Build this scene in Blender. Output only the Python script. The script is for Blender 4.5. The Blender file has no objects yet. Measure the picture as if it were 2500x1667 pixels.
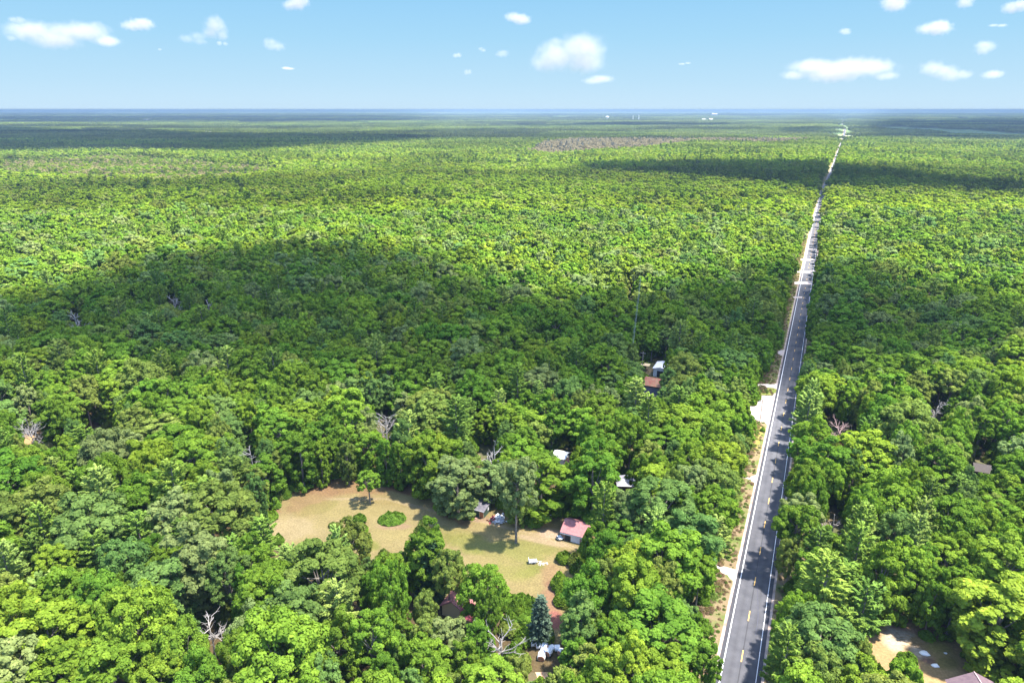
import bpy, math, random
import numpy as np
from mathutils import Vector, Matrix
S = bpy.context.scene
COL = S.collection
RNG = np.random.default_rng(7)
random.seed(7)

# ------------------------------------------------------------------ camera
F, CX, CY = 1667.0, 1250.0, 833.5          # focal length and centre, in photograph pixels
PITCH = math.radians(18.74)
H = 100.6
cp, sp = math.cos(PITCH), math.sin(PITCH)
cam_d = bpy.data.cameras.new('camera'); cam = bpy.data.objects.new('camera', cam_d); COL.objects.link(cam)
cam_d.sensor_width = 36; cam_d.lens = 36 * F / 2500; cam_d.clip_start = 0.5; cam_d.clip_end = 120000
cam.location = (0, 0, H); cam.rotation_euler = (math.radians(90) - PITCH, 0, 0)
S.camera = cam

# ------------------------------------------------------------------ sun and sky
SUN_EL, SUN_AZ = math.radians(69), math.radians(100)
TO_SUN = np.array([math.cos(SUN_EL) * math.sin(SUN_AZ), math.cos(SUN_EL) * math.cos(SUN_AZ), math.sin(SUN_EL)])
W = bpy.data.worlds.new('World'); S.world = W; W.use_nodes = True
wn, wl = W.node_tree.nodes, W.node_tree.links
bg = wn['Background']; sky = wn.new('ShaderNodeTexSky'); sky.sky_type = 'NISHITA'; sky.sun_disc = False
sky.sun_elevation = SUN_EL; sky.sun_rotation = SUN_AZ; sky.altitude = 0
sky.air_density = 1.0; sky.dust_density = 0.3; sky.ozone_density = 1.0
bg.inputs[1].default_value = 0.15
EXPO = 2.58
# the pale blue band above the horizon, over the physical sky
wg = wn.new('ShaderNodeNewGeometry'); wx = wn.new('ShaderNodeSeparateXYZ'); wl.new(wg.outputs['Incoming'], wx.inputs[0])
wm = wn.new('ShaderNodeMath'); wm.operation = 'MULTIPLY'; wm.inputs[1].default_value = -1; wl.new(wx.outputs['Z'], wm.inputs[0])
wr = wn.new('ShaderNodeValToRGB'); wl.new(wm.outputs[0], wr.inputs[0])
_k = 1 / (0.15 * 2 ** EXPO)
_st = [(0.0, (.62, .83, .985)), (.035, (.52, .78, .97)), (.09, (.40, .715, .96)), (.15, (.31, .64, .95)), (.5, (.16, .42, .85)), (1.0, (.10, .30, .72))]
_e = wr.color_ramp.elements; _e[0].position = 0; _e[0].color = (*_st[0][1], 1); _e[1].position = 1; _e[1].color = (*_st[-1][1], 1)
for p_, c_ in _st[1:-1]: q_ = _e.new(p_); q_.color = (*c_, 1)
wsc = wn.new('ShaderNodeVectorMath'); wsc.operation = 'SCALE'; wsc.inputs['Scale'].default_value = _k; wl.new(wr.outputs[0], wsc.inputs[0])
wf = wn.new('ShaderNodeMapRange'); wf.inputs[1].default_value = .16; wf.inputs[2].default_value = .35; wf.inputs[3].default_value = 1; wf.inputs[4].default_value = 0; wl.new(wm.outputs[0], wf.inputs[0])
wmx = wn.new('ShaderNodeMix'); wmx.data_type = 'RGBA'; wl.new(wf.outputs[0], wmx.inputs[0]); wl.new(sky.outputs[0], wmx.inputs[6]); wl.new(wsc.outputs[0], wmx.inputs[7]); wl.new(wmx.outputs[2], bg.inputs[0])
sl = bpy.data.lights.new('sun', 'SUN'); sun = bpy.data.objects.new('sun', sl); COL.objects.link(sun)
sl.energy = 5.0; sl.angle = math.radians(2.5); sl.color = (1.0, 0.95, 0.86)
sun.rotation_euler = Vector(TO_SUN).to_track_quat('Z', 'Y').to_euler()
S.view_settings.view_transform = 'Standard'; S.view_settings.look = 'None'
S.view_settings.exposure = EXPO; S.view_settings.gamma = 1
cy = S.cycles
cy.max_bounces = 6; cy.diffuse_bounces = 3; cy.glossy_bounces = 2; cy.transmission_bounces = 3
cy.volume_bounces = 4; cy.transparent_max_bounces = 8
cy.caustics_reflective = False; cy.caustics_refractive = False

# ------------------------------------------------------------------ projection helpers
def ray(px, py):
    a, b = (px - CX) / F, (py - CY) / F
    return a, cp - b * sp, -(b * cp + sp)          # x, forward, up per unit depth
def G(px, py, z=0.0):                               # photograph pixel -> point at height z
    a, f, u = ray(px, py)
    t = (z - H) / u
    return (a * t, f * t, z)
def proj(x, y, z):
    zc = y * cp - (z - H) * sp
    yc = y * sp + (z - H) * cp
    return CX + F * x / zc, CY - F * yc / zc, zc

def vnoise(x, y, seed=0):
    x = np.asarray(x, float); y = np.asarray(y, float)
    xi, yi = np.floor(x).astype(np.int64), np.floor(y).astype(np.int64)
    fx, fy = x - xi, y - yi
    fx = fx * fx * (3 - 2 * fx); fy = fy * fy * (3 - 2 * fy)
    def h(i, j):
        n = (i * 374761393 + j * 668265263 + seed * 1442695041) & 0xffffffff
        n = ((n ^ (n >> 13)) * 1274126177) & 0xffffffff
        return ((n ^ (n >> 16)) & 0xffff) / 65535.0
    return (h(xi, yi) * (1 - fx) + h(xi + 1, yi) * fx) * (1 - fy) + (h(xi, yi + 1) * (1 - fx) + h(xi + 1, yi + 1) * fx) * fy
def fbm(x, y, seed=0, o=3):
    v, a, t = 0, 1.0, 0
    for k in range(o):
        v = v + a * vnoise(np.asarray(x) * 2 ** k, np.asarray(y) * 2 ** k, seed + k); t += a; a *= .5
    return v / t
def sstep(a, b, x):
    t = np.clip((np.asarray(x, float) - a) / (b - a), 0, 1); return t * t * (3 - 2 * t)
def terrain(x, y):
    d = np.hypot(x, y)
    return sstep(900, 2600, d) * (fbm(np.asarray(x) / 1500, np.asarray(y) / 900, 11, 2) - .5) * 16 + sstep(5000, 26000, d) * (fbm(np.asarray(x) / 9000, np.asarray(y) / 3000, 21, 2)) * 55 - sstep(5000, 26000, d) * 18

# ------------------------------------------------------------------ materials
def mat(name, col=(.5, .5, .5), rough=.9, spec=.2, noise=None, bump=None, metal=0.0):
    """noise = (scale, colour2, low, high), bump = (scale, strength)"""
    m = bpy.data.materials.new(name); m.use_nodes = True
    n, l = m.node_tree.nodes, m.node_tree.links
    b = n['Principled BSDF']; b.inputs['Roughness'].default_value = rough
    b.inputs['Specular IOR Level'].default_value = spec; b.inputs['Metallic'].default_value = metal
    b.inputs['Base Color'].default_value = (*col, 1)
    tc = n.new('ShaderNodeTexCoord')
    if noise:
        sc, c2, lo, hi = noise
        t = n.new('ShaderNodeTexNoise'); t.inputs['Scale'].default_value = sc; t.inputs['Detail'].default_value = 6
        l.new(tc.outputs['Object'], t.inputs['Vector'])
        r = n.new('ShaderNodeMapRange'); r.inputs[1].default_value = lo; r.inputs[2].default_value = hi
        l.new(t.outputs[0], r.inputs[0])
        mx = n.new('ShaderNodeMix'); mx.data_type = 'RGBA'
        mx.inputs[6].default_value = (*col, 1); mx.inputs[7].default_value = (*c2, 1)
        l.new(r.outputs[0], mx.inputs[0]); l.new(mx.outputs[2], b.inputs['Base Color'])
    if bump:
        t = n.new('ShaderNodeTexNoise'); t.inputs['Scale'].default_value = bump[0]; t.inputs['Detail'].default_value = 5
        l.new(tc.outputs['Object'], t.inputs['Vector'])
        bp = n.new('ShaderNodeBump'); bp.inputs['Strength'].default_value = bump[1]; bp.inputs['Distance'].default_value = .1
        l.new(t.outputs[0], bp.inputs['Height']); l.new(bp.outputs[0], b.inputs['Normal'])
    return m

def foliage_mat(name, transl=.42):
    m = bpy.data.materials.new(name); m.use_nodes = True
    n, l = m.node_tree.nodes, m.node_tree.links
    n.remove(n['Principled BSDF']); out = n['Material Output']
    at = n.new('ShaderNodeAttribute'); at.attribute_type = 'INSTANCER'; at.attribute_name = 'tint'
    lv = n.new('ShaderNodeAttribute'); lv.attribute_type = 'GEOMETRY'; lv.attribute_name = 'lv'
    mr = n.new('ShaderNodeMapRange'); mr.inputs[3].default_value = .62; mr.inputs[4].default_value = 1.42
    l.new(lv.outputs['Fac'], mr.inputs[0])
    hs = n.new('ShaderNodeHueSaturation')
    hr = n.new('ShaderNodeMapRange'); hr.inputs[3].default_value = .512; hr.inputs[4].default_value = .488
    l.new(lv.outputs['Fac'], hr.inputs[0]); l.new(hr.outputs[0], hs.inputs['Hue'])
    l.new(mr.outputs[0], hs.inputs['Value']); l.new(at.outputs['Color'], hs.inputs['Color'])
    d = n.new('ShaderNodeBsdfDiffuse'); tr = n.new('ShaderNodeBsdfTranslucent')
    g = n.new('ShaderNodeBsdfGlossy'); g.inputs['Roughness'].default_value = .45; g.inputs['Color'].default_value = (.8, .8, .8, 1)
    mx = n.new('ShaderNodeMixShader'); mx.inputs[0].default_value = transl
    m2 = n.new('ShaderNodeMixShader'); m2.inputs[0].default_value = .0
    l.new(hs.outputs[0], d.inputs[0])
    h2 = n.new('ShaderNodeHueSaturation'); h2.inputs['Saturation'].default_value = 1.1; h2.inputs['Value'].default_value = 1.15; h2.inputs['Hue'].default_value = .49
    l.new(hs.outputs[0], h2.inputs['Color']); l.new(h2.outputs[0], tr.inputs[0])
    l.new(d.outputs[0], mx.inputs[1]); l.new(tr.outputs[0], mx.inputs[2])
    l.new(mx.outputs[0], m2.inputs[1]); l.new(g.outputs[0], m2.inputs[2])
    l.new(m2.outputs[0], out.inputs[0])
    return m
M_LEAF = foliage_mat('foliage')
M_NEEDLE = foliage_mat('needles', .25)
M_BARK = mat('bark', (.13, .105, .085), .95, .1, (3, (.22, .2, .17), .35, .7))
M_DEADWOOD = mat('dead_wood', (.27, .245, .225), .9, .1, (4, (.16, .14, .125), .4, .75))

# ------------------------------------------------------------------ mesh helpers
def mesh_from(name, V, Fq, mats, midx=None, lv=None, smooth=False):
    me = bpy.data.meshes.new(name)
    V = np.asarray(V, np.float32)
    if isinstance(Fq, np.ndarray):
        n, k = Fq.shape
        me.vertices.add(len(V)); me.vertices.foreach_set('co', V.ravel())
        me.loops.add(n * k); me.loops.foreach_set('vertex_index', Fq.astype(np.int32).ravel())
        me.polygons.add(n); me.polygons.foreach_set('loop_start', np.arange(0, n * k, k, dtype=np.int32))
        me.update(calc_edges=True)
    else:
        me.from_pydata([tuple(v) for v in V], [], Fq); me.update()
    for m in (mats if isinstance(mats, (list, tuple)) else [mats]): me.materials.append(m)
    if midx is not None: me.polygons.foreach_set('material_index', np.asarray(midx, np.int32))
    if lv is not None:
        a = me.attributes.new('lv', 'FLOAT', 'FACE'); a.data.foreach_set('value', np.asarray(lv, np.float32))
    if smooth: me.polygons.foreach_set('use_smooth', np.ones(len(me.polygons), bool))
    return me
def link(name, me, parent=None, loc=None, rz=None):
    o = bpy.data.objects.new(name, me); COL.objects.link(o)
    if parent is not None: o.parent = parent
    if loc is not None: o.location = loc
    if rz is not None: o.rotation_euler[2] = rz
    return o
def tag(o, label=None, cat=None, group=None, kind=None):
    if label: o['label'] = label
    if cat: o['category'] = cat
    if group: o['group'] = group
    if kind: o['kind'] = kind
    return o
def empty(name, loc, rz=0.0):
    o = bpy.data.objects.new(name, None); COL.objects.link(o); o.location = loc; o.rotation_euler[2] = rz
    o.empty_display_size = .5
    return o

class MB:
    """collects boxes, tubes and prisms"""
    def __init__(s): s.v = []; s.f = []
    def add(s, vs, fs):
        b = len(s.v); s.v += [tuple(map(float, v)) for v in vs]; s.f += [tuple(b + i for i in f) for f in fs]; return s
    def box(s, x0, y0, z0, x1, y1, z1):
        return s.add([(x0, y0, z0), (x1, y0, z0), (x1, y1, z0), (x0, y1, z0), (x0, y0, z1), (x1, y0, z1), (x1, y1, z1), (x0, y1, z1)],
                     [(0, 3, 2, 1), (4, 5, 6, 7), (0, 1, 5, 4), (1, 2, 6, 5), (2, 3, 7, 6), (3, 0, 4, 7)])
    def prism(s, poly, z0, z1):
        n = len(poly)
        return s.add([(x, y, z0) for x, y in poly] + [(x, y, z1) for x, y in poly],
                     [tuple(range(n))[::-1], tuple(range(n, 2 * n))] + [(i, (i + 1) % n, n + (i + 1) % n, n + i) for i in range(n)])
    def tube(s, pts, rad, k=6):
        pts = [Vector(p) for p in pts]; n = len(pts); vs = []
        for i, p in enumerate(pts):
            d = (pts[min(i + 1, n - 1)] - pts[max(i - 1, 0)]); d = d.normalized() if d.length > 1e-6 else Vector((0, 0, 1))
            a = d.orthogonal().normalized() if i == 0 else (a - d * a.dot(d)).normalized()
            b = d.cross(a)
            for j in range(k):
                t = 2 * math.pi * j / k; vs.append(p + (a * math.cos(t) + b * math.sin(t)) * rad[i])
        fs = [(i * k + j, i * k + (j + 1) % k, (i + 1) * k + (j + 1) % k, (i + 1) * k + j) for i in range(n - 1) for j in range(k)]
        fs += [tuple(range(k))[::-1], tuple((n - 1) * k + j for j in range(k))]
        return s.add(vs, fs)
    def build(s, name, m, parent=None, loc=None, rz=None, smooth=False):
        return link(name, mesh_from(name, s.v, s.f, m, smooth=smooth), parent, loc, rz)

# ------------------------------------------------------------------ leaf clouds
def quads(c, nrm, size, aspect=1.0, along=None, rng=RNG):
    """bent leaf-clump quads at centres c facing nrm"""
    n = len(c)
    nrm = nrm / np.maximum(np.linalg.norm(nrm, axis=1, keepdims=True), 1e-6)
    r = rng.normal(size=(n, 3)) if along is None else along
    a = r - nrm * np.sum(r * nrm, 1, keepdims=True); a /= np.maximum(np.linalg.norm(a, axis=1, keepdims=True), 1e-6)
    b = np.cross(nrm, a)
    s = size[:, None]; bend = nrm * s * rng.uniform(-.35, .15, (n, 1))
    j = lambda: rng.uniform(.75, 1.2, (n, 1))
    v = np.stack([c - a * s * j() * aspect + bend, c - b * s * j(), c + a * s * j() * aspect + bend, c + b * s * j()], 1)
    return v.reshape(-1, 3), np.arange(n * 4, dtype=np.int32).reshape(n, 4)

def broadleaf(seed, n_main, n_sub, n_leaf, leaf, Ht=18., R=5.4, crown_lo=.3, deep=1.55, irregular=.25, jit=.38):
    g = np.random.default_rng(seed)
    cz, hz = Ht * (1 + crown_lo) / 2, Ht * (1 - crown_lo) / 2
    th = g.uniform(0, 2 * np.pi, n_main); ez = 1 - deep * (np.arange(n_main) + .5) / n_main
    th = np.arange(n_main) * 2.39996 + g.uniform(-.4, .4, n_main)
    rr = np.sqrt(np.clip(1 - ez ** 2, 0, 1))
    d = np.stack([rr * np.cos(th), rr * np.sin(th), ez], 1)
    ext = 1 + g.uniform(-irregular, irregular * .6, n_main)
    mr = R * g.uniform(.24, .40, n_main)
    mc = d * ext[:, None] * np.array([R, R, hz]) * np.array([.74, .74, .74 if deep < 1.7 else .88]) + np.array([0, 0, cz])
    # sub-lobes
    sd = g.normal(size=(n_main, n_sub, 3)) + d[:, None, :] * .9 + np.array([0, 0, .45]); sd /= np.linalg.norm(sd, axis=2, keepdims=True)
    sc = (mc[:, None, :] + sd * mr[:, None, None] * g.uniform(.55, 1.12, (n_main, n_sub, 1))).reshape(-1, 3)
    sr = (mr[:, None] * g.uniform(.30, .52, (n_main, n_sub))).ravel()
    sdd = sd.reshape(-1, 3); m = len(sc)
    ld = g.normal(size=(m, n_leaf, 3)) + sdd[:, None, :] * .7 + np.array([0, 0, .5]); ld /= np.linalg.norm(ld, axis=2, keepdims=True)
    rad = sr[:, None, None] * g.uniform(.72, 1.12, (m, n_leaf, 1))
    lc = (sc[:, None, :] + ld * rad * np.array([1.15, 1.15, .85])).reshape(-1, 3)
    ln = (ld + g.normal(size=ld.shape) * jit + np.array([0, 0, .25])).reshape(-1, 3)
    sz = leaf * g.uniform(.7, 1.35, len(lc))
    V, Fq = quads(lc, ln, sz, rng=g)
    lv = np.repeat(g.uniform(0, 1, m) * .5 + np.repeat(g.uniform(0, 1, n_main), n_sub) * .2, n_leaf) + g.uniform(0, .3, len(lc))
    return V, Fq, lv, mc, Ht

def trunk_mb(seed, Ht, limbs, r0=.3, top=.72, lean=.3):
    g = random.Random(seed); mb = MB()
    p = [(g.uniform(-lean, lean) * t, g.uniform(-lean, lean) * t, Ht * top * t) for t in (0, .25, .5, .75, 1)]
    p[0] = (0, 0, -.3)
    mb.tube(p, [r0 * 1.25, r0, r0 * .85, r0 * .65, r0 * .25], 7)
    for c in limbs:
        t = g.uniform(.38, .8); b = Vector(p[2]).lerp(Vector(p[4]), (t - .38) / .5)
        e = Vector(c); mid = b.lerp(e, .5) + Vector((0, 0, -.3))
        mb.tube([b, mid, b.lerp(e, .95)], [r0 * .4, r0 * .28, r0 * .08], 5)
    return mb

def pine(seed, whorls, per, tufts, leaf, Ht=19., R=4.6, lo=.28, droop=.12, up=.55):
    g = np.random.default_rng(seed); C = []; N = []; A = []; L = []; B = []; Sz = []
    for w in range(whorls):
        t = (w + .5) / whorls
        z = Ht * (lo + (1 - lo) * t ** .92); ln = R * (1 - t) ** .5 * g.uniform(.72, 1.15) + .3
        if t < .18: ln *= .75 + t
        k = max(4, int(per * (1 - .35 * t)))
        for b in range(k):
            a = 2 * np.pi * (b + g.uniform(-.25, .25)) / k + w * 1.1
            l = ln * g.uniform(.72, 1.12); o = np.array([math.cos(a), math.sin(a), 0])
            rise = up * (.25 + .75 * t)
            n = max(4, int(tufts * l / R)); s = np.sqrt(g.uniform(.04, 1, n))
            base = np.array([0, 0, z]) + o * (s * l)[:, None] + np.array([0, 0, 1]) * (l * (rise * s ** 1.6 - droop * s))[:, None]
            side = np.array([-o[1], o[0], 0])
            w_ = g.uniform(-1, 1, n)
            base = base + side * (w_ * l * .17 * (1.1 - .8 * s))[:, None] + g.normal(size=(n, 3)) * .10 + np.array([0, 0, .30]) * (np.abs(np.sin(s * 9 + b)) * g.uniform(0, 1, n))[:, None]
            al = o + side * (w_ * .8)[:, None] + np.array([0, 0, rise + .25]) + g.normal(size=(n, 3)) * .22
            nn = np.array([0, 0, 1.0]) - o * .25 + g.normal(size=(n, 3)) * .45
            C.append(base + np.array([0, 0, .1])); A.append(al); N.append(nn); L.append(np.full(n, g.uniform(0, .6)) + g.uniform(0, .25, n) + .15 * s); Sz.append(leaf * g.uniform(.75, 1.3, n))
            B.append((z, o, l, rise))
    C, N, A, L, Sz = map(np.concatenate, (C, N, A, L, Sz))
    V, Fq = quads(C, N, Sz * .42, aspect=2.5, along=A, rng=g)
    return V, Fq, L, B, Ht

def join_np(parts):
    V, Fs, L, Mi, b = [], [], [], [], 0
    for v, f, l, mi in parts:
        V.append(v); Fs.append(f + b); L.append(l); Mi.append(np.full(len(f), mi)); b += len(v)
    return np.concatenate(V), np.concatenate(Fs), np.concatenate(L), np.concatenate(Mi)
def mb_np(mb):
    f = [q for q in mb.f if len(q) == 4]
    return np.array(mb.v), np.array(f, np.int32), np.full(len(f), .5), 1

# near trees: crown and trunk meshes, used by the single trees, and joined ones for the forest
CROWN, TRUNK, BOTH = [], [], []          # entries (kind, mesh, nominal height, nominal radius)
def reg(kind, V, Fq, lv, tmb, Ht, R, mleaf):
    CROWN.append(mesh_from('crown', V, Fq, mleaf, lv=lv)); TRUNK.append(mesh_from('trunk', tmb.v, tmb.f, M_BARK))
    a, b, c, d = join_np([(V, Fq, lv, 0), mb_np(tmb)])
    BOTH.append((kind, mesh_from('tree', a, b, [mleaf, M_BARK], midx=d, lv=c), Ht, R))
for k in range(9):
    V, Fq, lv, mc, Ht = broadleaf(100 + k, [25, 28, 22, 30, 26, 22, 32, 24, 23][k], 8, 84, [.215, .20, .24, .21, .225, .195, .21, .25, .21][k],
                                  [18, 17, 19, 16, 18, 20, 16, 17, 18][k], [5.4, 5.8, 5.0, 5.9, 5.3, 4.8, 6.2, 5.4, 5.0][k], [.22, .2, .26, .16, .22, .28, .15, .2, .24][k], irregular=[.2, .3, .35, .2, .3, .25, .25, .38, .3][k])
    reg('broadleaf', V, Fq, lv, trunk_mb(k, Ht, mc[2:12]), Ht, [5.4, 5.8, 5.0, 5.9, 5.3, 4.8, 6.2, 5.4, 5.0][k], M_LEAF)
for k in range(5):
    V, Fq, lv, B, Ht = pine(200 + k, [10, 11, 9, 10, 12][k], 7, 190, [.46, .42, .48, .44, .45][k], [19, 21, 18, 20, 22][k], [5.4, 5.0, 5.8, 5.2, 5.5][k], lo=.36, up=.75, droop=.10)
    tm = trunk_mb(50 + k, Ht, [], .26, .97, .15)
    for z, o, l, rise in B[::2]:
        tm.tube([(0, 0, z), tuple(o * l * .8 + np.array([0, 0, z + l * rise * .5]))], [.07, .02], 4)
    reg('pine', V, Fq, lv, tm, Ht, 5.3, M_NEEDLE)
NB, NP = 9, 5
for k in range(4):                                   # wood-edge trees, leafy almost to the ground
    V, Fq, lv, mc, Ht = broadleaf(240 + k, [34, 30, 36, 32][k], 8, 76, .22, 17, 4.8, .0, 1.92, irregular=.28)
    reg('broadleaf', V, Fq, lv, trunk_mb(80 + k, Ht, mc[2:8]), Ht, 4.8, M_LEAF)
NE = 4
V, Fq, lv, B, Ht = pine(290, 22, 12, 60, .34, 13, 2.9, lo=.06, droop=.35, up=.15)
reg('spruce', V, Fq, lv, trunk_mb(90, Ht, [], .2, .97, .05), Ht, 2.9, M_NEEDLE)
MID, FAR, PATCH = [], [], []
for k in range(6):
    V, Fq, lv, mc, Ht = broadleaf(300 + k, 17, 6, 26, .50, 17.5, 5.5, .2, jit=.2); MID.append((mesh_from('mid', V, Fq, M_LEAF, lv=lv)))
for k in range(3):
    V, Fq, lv, B, Ht = pine(330 + k, 11, 7, 34, .8, 20, 4.6); MID.append((mesh_from('mid_pine', V, Fq, M_NEEDLE, lv=lv)))
for k in range(5):
    V, Fq, lv, mc, Ht = broadleaf(400 + k, 11, 4, 14, .85, 17, 5.6, .25, jit=.12); FAR.append((mesh_from('far', V, Fq, M_LEAF, lv=lv)))
for k in range(2):
    V, Fq, lv, B, Ht = pine(430 + k, 7, 5, 7, 1.7, 20, 4.4); FAR.append((mesh_from('far_pine', V, Fq, M_NEEDLE, lv=lv)))
PS = 110.0
for k in range(4):
    g = np.random.default_rng(500 + k); parts = []
    base = []
    for i in range(13):
        for j in range(13):
            base.append(((i + g.uniform(0, 1)) / 13 * PS - PS / 2, (j + g.uniform(0, 1)) / 13 * PS - PS / 2))
    for (x, y) in base:
        V, Fq, lv, mc, Ht = broadleaf(int(g.integers(1e6)), 9, 1, 6, 1.9, g.uniform(13, 19), g.uniform(4.6, 6.6), .35)
        V = V + np.array([x, y, 0]); parts.append((V, Fq, lv * .6 + g.uniform(0, .4), 0))
    a, b, c, d = join_np(parts); PATCH.append(mesh_from('patch', a, b, M_LEAF, lv=c))

# ------------------------------------------------------------------ what the place leaves open (road, lawns, yards), as photograph outlines
CLEARING = [(615, 1285), (640, 1268), (665, 1235), (700, 1215), (725, 1190), (770, 1168), (790, 1160), (880, 1156), (935, 1172), (1010, 1190), (1040, 1205),
            (1065, 1235), (1095, 1248), (1150, 1262), (1150, 1225), (1205, 1225), (1245, 1262), (1290, 1262), (1330, 1255), (1380, 1262), (1445, 1268), (1440, 1285),
            (1425, 1292), (1392, 1312), (1400, 1325), (1388, 1345), (1362, 1352), (1363, 1375), (1395, 1376), (1410, 1388), (1363, 1395), (1360, 1420), (1367, 1450),
            (1372, 1480), (1378, 1510), (1345, 1532), (1340, 1500), (1335, 1475), (1322, 1440), (1310, 1465), (1300, 1450), (1285, 1443), (1240, 1447),
            (1215, 1430), (1200, 1412), (1165, 1408), (1163, 1385), (1150, 1372), (1135, 1372), (1128, 1392), (1125, 1420), (1100, 1432), (1062, 1432),
            (1045, 1402), (1070, 1385), (1098, 1390), (1125, 1385), (1122, 1370), (1103, 1363), (1075, 1328), (1080, 1310), (1068, 1288), (1040, 1278),
            (1016, 1284), (1012, 1300), (1000, 1318), (975, 1305), (935, 1325), (918, 1352), (896, 1348), (897, 1292), (900, 1262), (872, 1258), (850, 1257),
            (812, 1264), (798, 1282), (762, 1290), (757, 1312), (712, 1316), (680, 1297), (640, 1280)]
YARD = [(2150, 1532), (2175, 1517), (2250, 1520), (2300, 1528), (2358, 1545), (2345, 1570), (2330, 1592), (2326, 1610), (2320, 1632), (2290, 1640),
        (2250, 1622), (2240, 1603), (2212, 1592), (2195, 1588), (2172, 1602), (2152, 1600)]
YARD_BACK = [(2395, 1636), (2440, 1632), (2470, 1655), (2460, 1675), (2420, 1675)]
road_l = [(1755, 1700), (1752, 1600), (1765, 1570), (1740, 1530), (1722, 1495), (1712, 1475), (1735, 1460), (1790, 1445), (1795, 1415), (1762, 1388), (1765, 1382), (1805, 1388),
          (1808, 1335), (1815, 1312), (1800, 1303), (1797, 1275), (1815, 1245), (1822, 1210), (1836, 1182), (1828, 1166), (1825, 1150), (1818, 1130), (1832, 1105),
          (1836, 1060), (1838, 1030), (1832, 1000), (1850, 985), (1855, 968), (1854, 938), (1862, 912), (1880, 888), (1900, 870), (1914, 850), (1912, 815),
          (1916, 765), (1932, 735), (1936, 700), (1932, 686), (1948, 668), (1952, 645), (1958, 620), (1966, 595), (1978, 560), (1988, 535), (1998, 505), (2010, 470), (2020, 440), (2034, 403)]
road_r = [(2037, 403), (2024, 440), (2014, 475), (2006, 507), (2003, 541), (1996, 568), (1988, 600), (1992, 636), (1990, 660), (1982, 690), (1976, 731), (1966, 745), (1952, 779),
          (1946, 813), (1950, 829), (1962, 852), (1955, 876), (1932, 876), (1927, 892), (1939, 915), (1931, 938), (1934, 955), (1922, 972), (1936, 998),
          (1934, 1018), (1914, 1027), (1908, 1050), (1899, 1067), (1898, 1087), (1884, 1116), (1897, 1133), (1879, 1147), (1902, 1173), (1879, 1190), (1874, 1207),
          (1895, 1240), (1896, 1280), (1894, 1300), (1888, 1335), (1868, 1372), (1870, 1400), (1874, 1420), (1880, 1450), (1882, 1500), (1868, 1545), (1848, 1585), (1816, 1605), (1836, 1640), (1822, 1700)]
ROADVIS = road_l + road_r
HOLES = [
    [(1597, 870), (1618, 871), (1624, 890), (1599, 890)], [(1571, 934), (1585, 928), (1602, 912), (1618, 920), (1606, 935), (1606, 957), (1575, 955)], [(1571, 957), (1582, 958), (1577, 970), (1570, 968)],
    [(1350, 1094), (1380, 1090), (1398, 1105), (1400, 1116), (1370, 1126), (1356, 1112)],
    [(1506, 1164), (1520, 1160), (1541, 1178), (1533, 1190), (1508, 1180)],
    [(1087, 1450), (1107, 1423), (1111, 1460), (1096, 1463)], [(1125, 1432), (1133, 1428), (1128, 1438)], [(1128, 1500), (1142, 1484), (1153, 1490), (1146, 1498), (1142, 1511)], [(1101, 1495), (1108, 1489), (1113, 1500), (1107, 1509)],
    [(1288, 1566), (1340, 1580), (1372, 1578), (1378, 1595), (1345, 1606), (1330, 1618), (1345, 1667), (1325, 1667), (1300, 1625), (1305, 1595)],
    [(2008, 1015), (2045, 1008), (2085, 1028), (2092, 1050), (2070, 1068), (2040, 1062), (2015, 1040)],
    [(2372, 1135), (2392, 1118), (2420, 1135), (2425, 1155), (2380, 1150)],
    [(205, 1035), (240, 1032), (275, 1038), (255, 1055), (208, 1050)], [(108, 1078), (142, 1080), (140, 1098), (110, 1095)], [(80, 1025), (95, 1020), (93, 1038)],
    [(2325, 1645), (2375, 1636), (2430, 1675), (2330, 1675)], [(1112, 1245), (1150, 1243), (1150, 1256), (1112, 1256)],
    [(632, 1256), (645, 1256), (645, 1270), (632, 1268)], [(1262, 1265), (1268, 1265), (1266, 1325), (1256, 1325)],
    [(860, 1160), (1010, 1178), (1010, 1190), (860, 1170)],
    [(1042, 1620), (1050, 1620), (1050, 1628)], [(985, 1490), (1012, 1490), (1010, 1515), (990, 1515)],
]
# ground of dead trees: keep crowns off their tops   (x, y, half width, half height)
SPOTS = [(75, 1058, 26, 28), (940, 1026, 26, 28), (525, 1540, 34, 34), (424, 738, 14, 9), (507, 742, 9, 9), (182, 778, 12, 10), (1190, 1090, 26, 26), (2285, 1000, 20, 16), (2036, 1265, 14, 26),
         (1225, 1570, 30, 22), (1856, 1004, 4, 24), (1568, 860, 6, 10), (1537, 728, 3, 36), (1960, 862, 14, 16), (905, 1190, 26, 44), (1322, 1490, 22, 46), (960, 1268, 38, 24), (612, 1115, 18, 12), (1310, 1060, 4, 4)]
MS = 2
mask = np.zeros((1700 // MS + 60, 2500 // MS + 1), bool)
yy, xx = np.mgrid[0:mask.shape[0], 0:mask.shape[1]]; yy = (yy + .5) * MS; xx = (xx + .5) * MS
def inside(poly, X, Y):
    r = np.zeros(X.shape, bool); n = len(poly)
    for i in range(n):
        x0, y0 = poly[i]; x1, y1 = poly[(i + 1) % n]
        if y0 == y1: continue
        c = ((y0 > Y) != (y1 > Y)) & (X < (x1 - x0) * (Y - y0) / (y1 - y0) + x0); r ^= c
    return r
for p in [CLEARING, YARD, YARD_BACK, ROADVIS] + HOLES: mask |= inside(p, xx, yy)
for x, y, a, b in SPOTS: mask |= ((xx - x) / a) ** 2 + ((yy - y) / b) ** 2 < 1
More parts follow.
